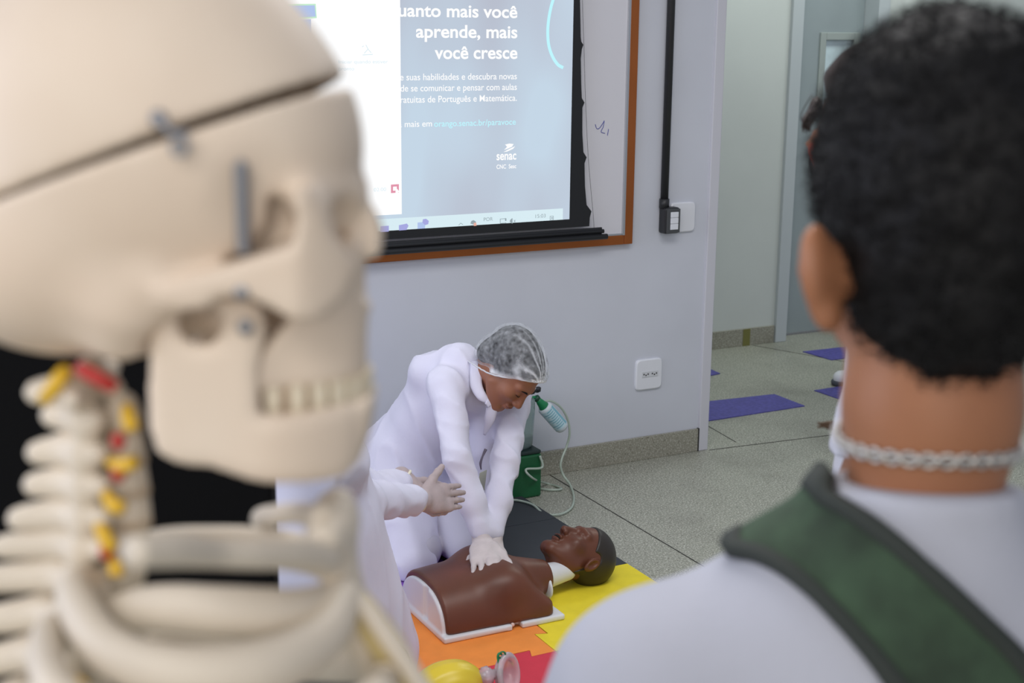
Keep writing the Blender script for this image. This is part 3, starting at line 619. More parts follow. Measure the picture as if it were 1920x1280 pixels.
V, Fq = lathe_geo([(0.012, -0.004), (0.022, 0.0), (0.0265, 0.006), (0.0265, bl_ + 0.008), (0.023, bl_ + 0.016), (0.010, bl_ + 0.018)], ba, ax); bot = link('bottle', V, Fq, bot_m, ox)
lm = mat('label_pale', (198, 224, 232), 0.5); lw = mat('label_cyan', (128, 184, 200), 0.5)
sidev = unit(np.cross(ax, unit(CAM - ba)));  facev = unit(np.cross(sidev, ax)); facev = facev if facev @ (CAM - ba) > 0 else -facev
def wrap(h0, h1, a0, a1, r, m, nm):
    Vv = [ba + ax * h + r * (facev * math.cos(a) + sidev * math.sin(a)) for h in (h0, h1) for a in np.linspace(a0, a1, 14)]
    return link(nm, Vv, [(i, i + 1, 15 + i, 14 + i) for i in range(13)], m, bot)
wrap(0.008, bl_ + 0.002, -1.2, 1.1, 0.0268, lm, 'label')
wrap(0.010, bl_, -1.15, -0.72, 0.0271, lw, 'label_band')
for i in range(9): wrap(0.012 + i * (bl_ - 0.014) / 9, 0.012 + (i + 0.42) * (bl_ - 0.014) / 9, -0.60, 0.30 + 0.35 * ((i * 5) % 3), 0.0271, lw, 'label_line')
V, Fq = lathe_geo([(0.011, -0.040), (0.011, -0.030), (0.013, -0.026), (0.015, -0.014), (0.019, -0.002), (0.019, 0.004)], ba, ax); link('bottle_cap', V, Fq, green_p, bot)
V, Fq = lathe_geo([(0.008, -0.052), (0.012, -0.049), (0.012, -0.040), (0.007, -0.037)], ba, ax); link('cap_nut', V, Fq, mat('dark_green', (14, 66, 48), 0.4), bot)
k0 = at(1009, 728, 0.10)
V, Fq = lathe_geo([(0.005, 0.0), (0.009, 0.003), (0.009, 0.016), (0.006, 0.018)], k0 + np.array([0, 0, -0.012]), (0, -0.2, 1)); link('valve_knob', V, Fq, M['dark_plastic'], ox)
V, Fq = tube_geo([(-0.865, -0.11, 0.33), (-0.83, -0.105, 0.36), k0 + np.array([0, 0, -0.01])], 0.006, 8, 16); link('valve_stem', V, Fq, M['dark_plastic'], ox)
V, Fq = tube_geo([(-0.83, -0.11, 0.33), ba - ax * 0.05], 0.006, 8); link('bottle_arm', V, Fq, green_p, ox)
hose_m = mat('hose_clear', (204, 218, 204), 0.2, trans=0.35, spec=0.6)
hp = [at(1012, 757, 0.13), at(1030, 751, 0.12), at(1050, 762, 0.11), at(1064, 785, 0.10), at(1068, 812, 0.10), at(1063, 835, 0.10), at(1055, 855, 0.11), at(1051, 872, 0.12), at(1056, 890, 0.13)] + [np.append(fl(x, y)[:2], 0.006 + MT * (x < 1010)) for x, y in ((1069, 915), (1076, 935), (1071, 955), (1050, 967), (1020, 966), (1000, 956), (975, 948), (955, 947), (935, 952))]
hp[9][2] = 0.012
V, Fq = tube_geo(hp, 0.0042, 8, 120); link('hose', V, Fq, hose_m, ox)
hq = [(-0.806, -0.205, 0.150), (-0.803, -0.215, 0.11), at(986, 880, 0.21), at(1000, 897, 0.22)] + [np.append(fl(x, y)[:2], 0.006) for x, y in ((1025, 909), (1046, 915), (1052, 920), (1030, 921), (1000, 917), (975, 915), (958, 915))]
V, Fq = tube_geo(hq, 0.0042, 8, 80); link('hose', V, Fq, hose_m, ox)
V, Fq = lathe_geo([(0.014, 0), (0.018, 0.004), (0.018, 0.012), (0.010, 0.016)], (-0.93, -0.20, 0.085), (0, -1, 0)); link('outlet_cap', V, Fq, M['white_plastic'], ox)
# ---------------------------------------------------------------- tall black panel behind the skeleton
pz = room((lv(513, 900, 1.75)[0] - 0.45, 1.75, 0)); Rz = Matrix.Rotation(-YAW, 3, 'Z')
def yawbox(c, hx, hy, z0, z1, bev=0.004):
    V, Fq = box_geo((-hx, -hy, z0), (hx, hy, z1), bev); V = V @ L2R.T; V[:, :2] += np.array(c)[:2]; return V, Fq
pn = thing('display_panel', 'tall black fabric panel standing behind the skeleton neck', 'panel', (pz[0], pz[1], 0))
link('panel_board', *yawbox(pz, 0.45, 0.02, 0.08, 1.36), M['black'], pn, smooth=False)
for dx in (-0.36, 0.36):
    q = pz + L2R @ np.array([dx, 0, 0]); link('foot', *yawbox(q, 0.025, 0.16, 0.0, 0.08), M['dark_plastic'], pn, smooth=False)
# ---------------------------------------------------------------- people
coat_m = mat('coat_white', (221, 220, 238), 0.75, noise=0.02, nscale=8, bump=0.05, bscale=120)
tee_m = mat('tee_white', (196, 197, 208), 0.8, noise=0.02, nscale=10, bump=0.06, bscale=160)
glove_m = mat('latex_glove', (206, 196, 196), 0.5, noise=0.04, nscale=40, bump=0.10, bscale=220)
glove2_m = mat('latex_glove_thin', (184, 168, 168), 0.5, noise=0.04, nscale=40, bump=0.10, bscale=220)
cuff_m = mat('glove_cuff', (236, 230, 206), 0.55)
skin_dark = mat('skin_brown', (150, 98, 74), 0.5, noise=0.06, nscale=12, sss=0.05)
skin_tan = mat('skin_tan', (162, 109, 77), 0.5, noise=0.06, nscale=10, sss=0.08)
skin_mid = mat('skin_mid', (150, 100, 72), 0.5, noise=0.05, nscale=12, sss=0.05)
black_hair = mat('hair_black', (17, 16, 17), 0.62, noise=0.2, nscale=60, spec=0.25)
brown_hair = mat('hair_brown', (42, 30, 24), 0.5)
trouser_w = mat('trousers_pale', (196, 194, 208), 0.8, bump=0.05, bscale=120)
trouser_d = mat('trousers_dark', (36, 38, 46), 0.8); grey_tr = mat('trousers_grey', (136, 142, 150), 0.8)
shoe_w = mat('shoe_white', (226, 228, 234), 0.5); sole_m = mat('shoe_sole', (70, 74, 84), 0.6)
A3 = lambda *v: np.array(v, float)
# ---- kneeling rescuer giving chest compressions
r1 = thing('person', 'person in white coat and clear hair cap pressing both gloved hands on the manikin chest', 'person', (-1.42, -0.45, MT))
pel, wai, che = A3(-1.395, -0.37, 0.225), A3(-1.340, -0.45, 0.385), A3(-1.300, -0.58, 0.520)
shR, elR, wrR = at(838, 722, 0.71), at(858, 860, 0.83), at(903, 1008, 0.915)
shL, elL, wrL = at(968, 735, 0.66), at(948, 862, 0.79), at(926, 1000, 0.905)
hC = at(956, 699, 0.78); _v = unit(hC - CAM); _r = unit(np.cross(_v, A3(0, 0, 1))); _u = np.cross(_r, _v)
Rh = frame(0.45 * _r - 0.85 * _u - 0.20 * _v, 0.72 * _r + 0.45 * _u - 0.42 * _v); HS1 = 0.83
kR, kL = A3(-1.445, -0.63, 0.07), A3(-1.31, -0.69, 0.075); aR, aL = A3(-1.50, -0.28, 0.06), A3(-1.36, -0.26, 0.06)
handT = dict(W=at(902, 1020, 0.915) + A3(0, -0.012, 0.010), d=A3(-0.36, -0.88, -0.24), n=A3(-0.09, -0.23, 0.96), u=A3(0.9, -0.40, 0.0), sc=1.03, curl=(0.30, 0.34, 0.34, 0.28), spread=0.14, thumb=(0.80, 0.55, -0.10), thumb_curl=0.5)
handB = dict(W=at(924, 1026, 0.920) + A3(0, 0, 0.002), d=A3(-0.46, -0.86, -0.26), n=A3(-0.12, -0.25, 0.95), u=A3(-0.9, 0.44, 0.0), sc=1.06, curl=(0.10, 0.12, 0.12, 0.12), spread=0.13, thumb=(0.65, 0.72, -0.1), thumb_curl=0.4)
def body1(p):
    d = head(to_local(p, hC, Rh, HS1), ears=False) * HS1
    nb = (shR + shL) / 2 + A3(-0.01, 0.045, 0.035)
    d = smin(d, rc(p, hC + Rh.T @ A3(0, -0.03, -0.045), nb, 0.043, 0.047), 0.02)
    d = smin(d, chain(p, [pel, wai, che, nb], [0.10, 0.095, 0.09, 0.05], 0.04), 0.03)
    for a, b, c in ((shR, elR, wrR), (shL, elL, wrL)): d = smin(d, chain(p, [a, b, c], [0.036, 0.029, 0.021], 0.02), 0.02)
    for k, a in ((kR, aR), (kL, aL)): d = smin(d, chain(p, [pel + (k - pel) * 0.15, k, a], [0.06, 0.04, 0.034], 0.02), 0.03)
    d = np.minimum(d, np.minimum(hand(p, **handT, grow=-0.0035), hand(p, **handB, grow=-0.0035)))
    return d
solid('body', body1, (-1.66, -1.08, 0.0), (-1.02, -0.15, 0.82), 0.0055, skin_dark, r1)
solid('face', lambda p: smax((head(to_local(p, hC, Rh, HS1), ears=False) - 0.0012) * HS1, -(to_local(p, hC, Rh, HS1)[1] + 0.02), 0.004), hC - 0.14, hC + 0.14, 0.0026, skin_dark, r1)
def fpart(name, pts, r, m, par, c, R, s, seg=8):
    V, Fq = tube_geo([c + R.T @ (np.array(q) * s) for q in pts], np.array(r) * s, seg, 14); return link(name, V, Fq, m, par)
for sx in (-1, 1):
    fpart('eyebrow', [(sx * 0.014, 0.0995, 0.027), (sx * 0.028, 0.0985, 0.034), (sx * 0.046, 0.086, 0.030)], [0.002, 0.0032, 0.0015], black_hair, r1, hC, Rh, HS1)
    fpart('eyelashes', [(sx * 0.019, 0.0925, 0.0025), (sx * 0.030, 0.0935, 0.0005), (sx * 0.043, 0.086, 0.0035)], [0.0008, 0.0016, 0.0008], black_hair, r1, hC, Rh, HS1)
fpart('lips', [(-0.020, 0.0965, -0.0610), (-0.008, 0.1035, -0.0590), (0.008, 0.1035, -0.0590), (0.020, 0.0965, -0.0610)], [0.0015, 0.0042, 0.0042, 0.0015], mat('lips', (118, 62, 54), 0.5), r1, hC, Rh, HS1)
def capshape(q, grow):
    d = ell(q, (0, -0.050, 0.052), (0.090 + grow, 0.108 + grow, 0.100 + grow)); d = smin(d, ell(q, (0, -0.100, -0.025), (0.070 + grow, 0.052 + grow, 0.060 + grow)), 0.04)
    d = smin(d, ell(q, (0, 0.010, 0.070), (0.080 + grow, 0.092 + grow, 0.070 + grow)), 0.03)
    line = 0.002 + 0.98 * q[1] - 0.016 * np.exp(-((q[1] + 0.01) / 0.05) ** 2)                                # brow edge high in front, low at the nape
    return d, line
def hair1(p):
    q = to_local(p, hC, Rh, HS1); d, ln = capshape(q, -0.010); return smax(np.minimum(d, head(q, ears=False) - 0.0015), ln + 0.002 - q[2], 0.004) * HS1
solid('hair', hair1, hC - 0.2, hC + 0.2, 0.004, black_hair, r1)
capm = bpy.data.materials.new('hair_cap'); capm.use_nodes = True; N = capm.node_tree.nodes; Lk = capm.node_tree.links
pb = N['Principled BSDF']; pb.inputs['Base Color'].default_value = lin((236, 240, 246)); pb.inputs['Roughness'].default_value = 0.55
trn = N.new('ShaderNodeBsdfTransparent'); mx = N.new('ShaderNodeMixShader'); at_ = N.new('ShaderNodeAttribute'); at_.attribute_name = 'gather'
nzz = N.new('ShaderNodeTexNoise'); nzz.inputs['Scale'].default_value = 70; nzz.inputs['Detail'].default_value = 4; tcc = N.new('ShaderNodeTexCoord'); Lk.new(tcc.outputs['Object'], nzz.inputs['Vector'])
ad = N.new('ShaderNodeMath'); ad.operation = 'MULTIPLY_ADD'; Lk.new(nzz.outputs['Fac'], ad.inputs[0]); ad.inputs[1].default_value = 0.55; Lk.new(at_.outputs['Fac'], ad.inputs[2]); ad.use_clamp = True
Lk.new(ad.outputs[0], mx.inputs['Fac']); Lk.new(trn.outputs[0], mx.inputs[1]); Lk.new(pb.outputs[0], mx.inputs[2]); Lk.new(mx.outputs[0], N['Material Output'].inputs['Surface'])
gp = np.array([0.020, 0.088, 0.088])                                   # where the cap is gathered over the brow
def cap1(p):
    q = to_local(p, hC, Rh, HS1); d, ln = capshape(q, 0.0); d = smin(d, head(q, ears=False) - 0.005, 0.01)
    ang = np.arctan2(q[0] - gp[0], q[2] - gp[2]); rr = np.sqrt((q[0] - gp[0]) ** 2 + (q[1] - gp[1]) ** 2 + (q[2] - gp[2]) ** 2)
    d = d - 0.0022 * np.sin(ang * 17 + 3 * np.sin(ang * 5)) * np.exp(-rr / 0.10) - 0.0015 * wob(p, 160, 6)
    return smax(d, ln - q[2], 0.004) * HS1
cp_o = solid('hair_cap', cap1, hC - 0.2, hC + 0.2, 0.0032, capm, r1, relax=1)
cv = np.empty(len(cp_o.data.vertices) * 3, np.float32); cp_o.data.vertices.foreach_get('co', cv); cv = cv.reshape(-1, 3) + wloc(r1)
ql = ((cv - hC) @ Rh.T) / HS1; dq = ql - gp; rr = np.linalg.norm(dq, axis=1); ang = np.arctan2(dq[:, 0], np.hypot(dq[:, 2], 0.6 * dq[:, 1]) * np.sign(dq[:, 2] + 1e-6))
st = np.abs(np.sin(ang * 9 + 1.5 * np.sin(ang * 4.0) + 0.25 * np.sin(rr * 60))) ** 10 * np.exp(-(rr / 0.12) ** 1.5) * 0.75
edge_ = np.clip(1 - (ql[:, 2] - (0.002 + 0.98 * ql[:, 1])) / 0.020, 0, 1) * 0.40
att = cp_o.data.attributes.new('gather', 'FLOAT', 'POINT'); att.data.foreach_set('value', (-0.10 + st + edge_ + 0.5 * np.exp(-(rr / 0.022) ** 2)).astype(np.float32))
rim = []
for a in np.linspace(0, 2 * math.pi, 73)[:-1]:
    y = -0.022 + 0.110 * math.cos(a) * (1.0 if math.cos(a) > 0 else 0.90); x = 0.078 * math.sin(a); z = 0.003 + 0.98 * y - 0.016 * math.exp(-((y + 0.01) / 0.05) ** 2) + 0.001 * math.sin(a * 30); rim.append(hC + Rh.T @ (np.array([x, y, z]) * HS1))
V, Fq = tube_geo(rim, 0.0022, 6, closed=True); link('cap_elastic', V, Fq, mat('cap_elastic', (206, 208, 214), 0.7), r1)
def coat1(p):
    d = chain(p, [pel, wai, che], [0.145, 0.108, 0.106], 0.06)
    d = smin(d, rc(p, shR + A3(0.01, 0.03, -0.012), shL + A3(-0.01, 0.03, -0.01), 0.058, 0.056), 0.05)
    d = smin(d, rc(p, che + A3(-0.015, 0.04, 0.04), (shR + shL) / 2 + A3(-0.02, 0.04, 0.005), 0.078, 0.052), 0.04); d = smin(d, rc(p, at(912, 790, 0.64), at(892, 960, 0.54), 0.060, 0.085), 0.03)
    for a, b, c, e in ((shR, elR, wrR, 1), (shL, elL, wrL, 0)):
        cuff = b + (c - b) * (0.90 if e else 0.96)
        arm = chain(p, [a, b, b + (c - b) * 0.55, cuff], [0.050, 0.040, 0.037, 0.030], 0.02) + 0.002
        t = ((p[0] - b[0]) * (c - a)[0] + (p[1] - b[1]) * (c - a)[1] + (p[2] - b[2]) * (c - a)[2]) / np.linalg.norm(c - a)
        arm = arm - 0.0050 * np.clip(crease(p, 62, 5, (0.8, 0.8, 1.5)), 0, 1) ** 2 * np.clip(1.3 - np.abs(t) / 0.16, 0.25, 1)
        d = smin(d, arm, 0.030)
    d = smin(d, rc(p, at(862, 672, 0.64), at(888, 688, 0.67), 0.040, 0.034), 0.03); d = smin(d, rc(p, at(796, 694, 0.55), at(858, 678, 0.63), 0.044, 0.046), 0.045); d = smin(d, rc(p, at(808, 708, 0.53), at(790, 815, 0.46), 0.060, 0.085), 0.05)
    # skirts hanging from the waist to the mats on both sides of the thighs
    d = smin(d, rc(p, pel + A3(-0.02, -0.02, 0.02), A3(-1.485, -0.64, 0.035), 0.140, 0.085), 0.06)
    d = smin(d, rc(p, A3(-1.48, -0.40, 0.16), A3(-1.535, -0.50, 0.04), 0.10, 0.07), 0.05)
    d = smin(d, rc(p, pel + A3(0.07, -0.0, 0.02), A3(-1.30, -0.52, 0.05), 0.12, 0.055), 0.04)
    d = d + 0.004 * wob(p, 20, 8, (1.3, 1, 0.6)) - 0.007 * np.clip(crease(p, 46, 6, (1.5, 1, 0.4)), 0, 1) ** 2 + 0.002
    d = smax(d, -rc(p, at(916, 712, 0.69), at(926, 742, 0.80), 0.046, 0.042), 0.008)
    return np.maximum(d, MT + 0.001 - p[2])
solid('coat', coat1, (-1.72, -0.98, 0.0), (-1.0, -0.13, 0.78), 0.006, coat_m, r1, relax=1)
nk = hC + Rh.T @ A3(0, -0.005, -0.085)
solid('undershirt', lambda p: rc(p, at(906, 714, 0.635), at(924, 742, 0.665), 0.054, 0.046), at(910, 730, 0.76) - 0.12, at(910, 730, 0.76) + 0.12, 0.005, M['black'], r1)
def flap(name, pts_px, t, th, m, par):                                 # a turned cloth edge: thick strip along a path
    V, Fq = tube_geo([at(x, y, tt) for (x, y), tt in zip(pts_px, t)], th, 10, 30, flat=0.35, flat_dir=unit(CAM - at(900, 750, 0.75))); return link(name, V, Fq, m, par)
flap('collar', [(889, 678), (892, 700), (893, 722), (903, 742), (918, 752)], [0.70, 0.725, 0.745, 0.765, 0.775], [0.012, 0.018, 0.018, 0.015, 0.008], coat_m, r1)
flap('collar', [(912, 752), (922, 760), (918, 785), (908, 815)], [0.775, 0.775, 0.765, 0.74], [0.008, 0.018, 0.016, 0.004], coat_m, r1)
bdg = thing('id_badge', 'hanging identity badge on a clip at the front of the rescuer coat', 'badge', at(903, 915, 0.80))
V, Fq = prism([(-0.018, -0.0), (0.018, -0.0), (0.018, 0.062), (-0.018, 0.062)], 0.002, (0.86, 0.5, 0), (0.10, -0.05, 1), (0.45, -0.8, 0), at(901, 922, 0.80)); link('card', V, Fq, mat('badge_card', (176, 178, 160), 0.4), bdg, smooth=False)
V, Fq = tube_geo([at(902, 880, 0.79), at(901, 868, 0.785), at(905, 855, 0.78), at(911, 842, 0.775)], [0.002, 0.004, 0.003, 0.005], 8, 16); link('clip_reel', V, Fq, mat('badge_reel', (92, 84, 100), 0.4), bdg)
thigh = lambda p, g: smin(chain(p, [pel + A3(-0.05, -0.02, -0.04), kR, aR], [0.080 + g, 0.056 + g, 0.05 + g], 0.02), chain(p, [pel + A3(0.07, -0.02, -0.04), kL, aL], [0.085 + g, 0.060 + g, 0.05 + g], 0.02), 0.01)
solid('trousers', lambda p: np.maximum(thigh(p, 0.004) + 0.003 * wob(p, 50, 6), MT + 0.002 - p[2]), (-1.68, -0.85, 0.0), (-1.1, -0.15, 0.42), 0.007, trouser_w, r1)
gl = solid('glove', lambda p: smin(hand(p, **handT), rc(p, handT['W'], wrR + (elR - wrR) * 0.14, 0.025, 0.026), 0.01) + 0.0006 * wob(p, 300, 6), wrR - A3(0.14, 0.2, 0.16), wrR + A3(0.14, 0.12, 0.10), 0.0024, glove_m, r1)
gl2 = solid('glove', lambda p: smin(hand(p, **handB), rc(p, handB['W'], wrL + (elL - wrL) * 0.14, 0.025, 0.026), 0.01), wrL - A3(0.16, 0.2, 0.16), wrL + A3(0.14, 0.12, 0.10), 0.0024, glove_m, r1)
# ---- second person kneeling behind the skeleton, hands clasped
r2 = thing('person', 'person in white coat kneeling with gloved hands held together, mostly hidden by the skeleton', 'person', (-1.92, -1.25, MT))
pel2, che2, nb2 = A3(-2.02, -1.22, 0.26), A3(-1.985, -1.20, 0.56), A3(-1.975, -1.20, 0.68)
h2c = A3(-2.00, -1.22, 0.82); R2 = frame(A3(0.85, 0.1, -0.52), A3(0.5, 0.05, 0.85))
s2R, e2R, w2R = A3(-1.96, -1.33, 0.62), at(640, 935, 1.22), at(793, 938, 1.05)
s2L, e2L, w2L = A3(-1.95, -1.08, 0.62), at(680, 925, 1.04), at(762, 903, 0.975)
hA = dict(W=w2R, d=at(888, 926, 1.0) - w2R, n=A3(0.25, -0.85, 0.42), u=A3(-0.2, 0.4, 0.9), sc=0.98, curl=(0.10, 0.14, 0.18, 0.2), spread=0.0, thumb=(0.80, 0.62, 0.0), thumb_curl=0.15)
hB = dict(W=w2L, d=at(838, 985, 1.03) - w2L, n=A3(0.0, -0.45, -0.88), u=A3(0.5, 0.8, 0.2), sc=0.98, curl=(0.40, 0.5, 0.5, 0.5), spread=0.0, thumb=(0.8, 0.3, -0.5), thumb_curl=0.4)
k2R, k2L = A3(-1.84, -1.30, 0.075), A3(-1.84, -1.10, 0.075); a2R, a2L = A3(-2.10, -1.34, 0.06), A3(-2.10, -1.12, 0.06)
def body2(p):
    d = head(to_local(p, h2c, R2, 0.86)) * 0.86
    d = smin(d, chain(p, [pel2, che2, nb2, h2c + R2.T @ A3(0, -0.03, -0.05)], [0.10, 0.09, 0.05, 0.042], 0.03), 0.02)
    for a, b, c in ((s2R, e2R, w2R), (s2L, e2L, w2L)): d = smin(d, chain(p, [a, b, c], [0.036, 0.030, 0.022], 0.02), 0.02)
    for k, a in ((k2R, a2R), (k2L, a2L)): d = smin(d, chain(p, [pel2, k, a], [0.07, 0.05, 0.04], 0.02), 0.03)
    return np.minimum(d, np.minimum(hand(p, **hA, grow=-0.003), hand(p, **hB, grow=-0.003)))
solid('body', body2, (-2.22, -1.50, 0.0), (-1.36, -0.90, 1.02), 0.006, skin_dark, r2)
solid('hair', lambda p: smax((head(to_local(p, h2c, R2, 0.86), ears=False) - 0.012) * 0.86, (to_local(p, h2c, R2, 0.86)[1] + 0.012 - 0.8 * np.clip(to_local(p, h2c, R2, 0.86)[2] - 0.03, 0, 1)) * 0.86, 0.01), h2c - 0.18, h2c + 0.18, 0.006, black_hair, r2)
def coat2(p):
    d = chain(p, [pel2 + A3(0.02, 0, -0.02), A3(-2.0, -1.21, 0.40), che2], [0.165, 0.150, 0.140], 0.05)
    d = smin(d, rc(p, s2R, s2L, 0.07, 0.07), 0.05)
    d = smin(d, rc(p, A3(-1.96, -1.20, 0.42), A3(-1.83, -1.18, 0.06), 0.145, 0.125), 0.05)
    for a, b, c in ((s2R, e2R, w2R), (s2L, e2L, w2L)):
        arm = chain(p, [a, b, b + (c - b) * 0.86], [0.066, 0.050, 0.036], 0.02)
        t = ((p[0] - b[0]) * (c - b)[0] + (p[1] - b[1]) * (c - b)[1] + (p[2] - b[2]) * (c - b)[2]) / np.linalg.norm(c - b)
        d = smin(d, arm - 0.005 * np.clip(crease(p, 60, 5, (1.5, 1, 1)), 0, 1) ** 2, 0.02)
    d = d + 0.004 * wob(p, 22, 8, (1.3, 1, 0.5)) - 0.006 * np.clip(crease(p, 46, 6, (1.6, 1.2, 0.35)), 0, 1) ** 2; d = smax(d, p[2] - 0.69, 0.03)
    return np.maximum(d, MT + 0.001 - p[2])
solid('coat', coat2, (-2.24, -1.50, 0.0), (-1.52, -0.86, 0.76), 0.007, coat_m, r2)
solid('trousers', lambda p: np.maximum(smin(chain(p, [pel2, k2R, a2R], [0.085, 0.064, 0.052], 0.02), chain(p, [pel2, k2L, a2L], [0.085, 0.064, 0.052], 0.02), 0.01), MT + 0.001 - p[2]), (-2.24, -1.48, 0.0), (-1.62, -0.95, 0.4), 0.009, trouser_d, r2)
solid('glove', lambda p: smin(hand(p, **hA), rc(p, w2R - unit(hA['d']) * 0.02, w2R, 0.026, 0.026), 0.01) + 0.0005 * wob(p, 260, 6), w2R - 0.16, w2R + 0.24, 0.0026, glove2_m, r2)
solid('glove', lambda p: smin(hand(p, **hB), rc(p, w2L - unit(hB['d']) * 0.02, w2L, 0.026, 0.026), 0.01), w2L - 0.16, w2L + 0.24, 0.0026, glove2_m, r2)
for W_, h_ in ((w2R, hA), (w2L, hB)):
    dd = unit(h_['d']); a_ = unit(np.cross(dd, A3(0, 0, 1))); b_ = np.cross(dd, a_)
    V, Fq = tube_geo([W_ - dd * 0.014 + 0.0265 * (a_ * math.cos(t) + b_ * math.sin(t)) for t in np.linspace(0, 2 * math.pi, 25)[:-1]], 0.0038, 8, closed=True); link('glove_cuff', V, Fq, cuff_m, r2)
# ---- standing figures (level frame), simple clothes
def tube_person(par, x, y, hgt, face, tee, trs, skin, hf=0.02, af=-0.02, slv=0.72, skip_head=False, level=True, head_px=None):
    s = hgt / 1.70; f = unit(A3(face[0], face[1], 0)); sd = A3(f[1], -f[0], 0); o = A3(x, y, 0)
    P = lambda r, fw, z: o + sd * r * s + f * fw * s + A3(0, 0, z * s)
    hc_ = P(0, hf, 1.565); Rf = frame(f, (0, 0, 1)); hs = 0.95 * s
    elb = {1: P(0.22, af, 1.08), -1: P(-0.22, af, 1.08)}
    hands = {}
    for k in (1, -1):
        w_ = elb[k] + (P(k * 0.21, 0.12, 0.85) - P(k * 0.22, 0, 1.08)); hands[k] = dict(W=w_, d=A3(0, 0, -1) + f * 0.3, n=sd * k, u=f, sc=0.95 * s)
    def bodyf(p):
        d = head(to_local(p, hc_, Rf, hs)) * hs
        d = smin(d, chain(p, [P(0, -0.01, 1.53), P(0, -0.015, 1.40), P(0, 0, 1.15), P(0, 0, 0.92)], [0.050 * s, 0.050 * s, 0.075 * s, 0.080 * s], 0.03), 0.02)
        for k in (1, -1):
            d = smin(d, chain(p, [P(k * 0.16, -0.01, 1.36), elb[k], hands[k]['W']], [0.045 * s, 0.036 * s, 0.026 * s], 0.02), 0.03)
            d = smin(d, chain(p, [P(k * 0.085, 0, 0.86), P(k * 0.10, 0.01, 0.48), P(k * 0.10, -0.01, 0.09)], [0.070 * s, 0.050 * s, 0.036 * s], 0.02), 0.03)
            d = smin(d, rc(p, P(k * 0.10, -0.02, 0.055), P(k * 0.11, 0.14, 0.04), 0.032 * s, 0.028 * s), 0.02); d = smin(d, hand(p, **hands[k]), 0.01)
        return d
    lo, hi = o + A3(-0.40, -0.40, -0.02) * max(s, 1), o + A3(0.40, 0.40, 1.82 * s)
    solid('body', bodyf, lo, hi, 0.009, skin, par, level=level)
    def teef(p):
        d = smin(chain(p, [P(0, -0.005, 1.28), P(0, 0, 1.0), P(0, 0, 0.86)], [0.135 * s, 0.130 * s, 0.140 * s], 0.03, f, 0.78), rc(p, P(0.15, -0.01, 1.345), P(-0.15, -0.01, 1.345), 0.066 * s, 0.066 * s), 0.06)
        for k in (1, -1): a = P(k * 0.16, -0.01, 1.35); d = smin(d, smax(rc(p, a, a + (elb[k] - a) * 1.2, 0.064 * s, 0.062 * s), ((a + (elb[k] - a) * slv)[2] - p[2]), 0.004), 0.02)
        return smax(smax(d + 0.003 * wob(p, 40, 6), p[2] - 1.42 * s, 0.01), 0.82 * s - p[2], 0.005)
    solid('t_shirt', teef, lo, hi, 0.009, tee, par, level=level)
    def trf(p):
        d = None
        for k in (1, -1):
            q = chain(p, [P(k * 0.085, 0, 0.88), P(k * 0.10, 0.01, 0.48), P(k * 0.10, -0.01, 0.07)], [0.098 * s, 0.070 * s, 0.060 * s], 0.02); d = q if d is None else smin(d, q, 0.02)
        return smax(d + 0.003 * wob(p, 36, 6), 0.045 * s - p[2], 0.004)
    solid('trousers', trf, lo, hi, 0.009, trs, par, level=level)
    for k in (1, -1):
        solid('shoe', lambda p: np.maximum(smin(rc(p, P(k * 0.10, -0.05, 0.050), P(k * 0.112, 0.15, 0.040), 0.047 * s, 0.040 * s, (0, 0, 1), 0.95), rc(p, P(k * 0.10, -0.03, 0.085), P(k * 0.10, 0.02, 0.07), 0.045 * s, 0.04 * s), 0.02), 0.012 - p[2]), P(k * 0.10, 0, 0) - 0.26, P(k * 0.10, 0, 0) + 0.26, 0.006, shoe_w, par, level=level)
        solid('sole', lambda p: np.maximum(rc(p, P(k * 0.10, -0.05, 0.02), P(k * 0.112, 0.155, 0.02), 0.050 * s, 0.044 * s), np.maximum(p[2] - 0.024, 0.001 - p[2])), P(k * 0.10, 0, 0) - 0.26, P(k * 0.10, 0, 0) + 0.26, 0.006, sole_m, par, level=level)
    return hc_, Rf, hs, P
# person just beyond the boy: dark fringe, face edge painted as if lit orange, white sleeve
xA, yA = 0.575, 1.92
pA = thing('person', 'person in white t-shirt and black mask in profile, peeking out behind the curly-haired boy', 'person', room((xA, yA, 0)))
hcA, RA, hsA, PA = tube_person(pA, xA, yA, 1.575, (-1.0, 0.42), tee_m, grey_tr, skin_mid, hf=0.068, af=0.025, slv=0.84)
def hairA(p):
    q = to_local(p, hcA, RA, hsA); d = head(q, ears=False) - 0.020
    d = smin(d, ell(q, (0, 0.085, 0.045), (0.05, 0.035, 0.030)), 0.02); d = smax(d, -(q[2] + 0.075 - 1.6 * np.clip(q[1] - 0.0, 0, 1)), 0.01); return (d + 0.003 * wob(p, 130, 8)) * hsA
solid('hair', hairA, hcA - 0.2, hcA + 0.2, 0.005, brown_hair, pA, level=True)
locks = []
for i in range(26):
    z0 = rng.uniform(-0.01, 0.03); a = A3(*lv(1532 + rng.uniform(-6, 6), 196 + rng.uniform(-14, 10), yA - 0.02 + rng.uniform(-0.02, 0.02))); b = A3(*lv(1513 + rng.uniform(-6, 8), 226 + rng.uniform(-6, 10), yA - 0.02 + rng.uniform(-0.02, 0.02))); c = A3(*lv(1504 + rng.uniform(0, 16), 236 + rng.uniform(-10, 14), yA - 0.02))
    locks.append(tube_geo([a, b, c], [0.004, 0.003, 0.0006], 5, 8))
locks.append(tube_geo([lv(1522, 178, yA), lv(1506, 205, yA), lv(1501, 222, yA), lv(1508, 232, yA)], 0.0007, 5, 14))
V, Fq = join(locks); link('hair_tips', room(V), Fq, brown_hair, pA)
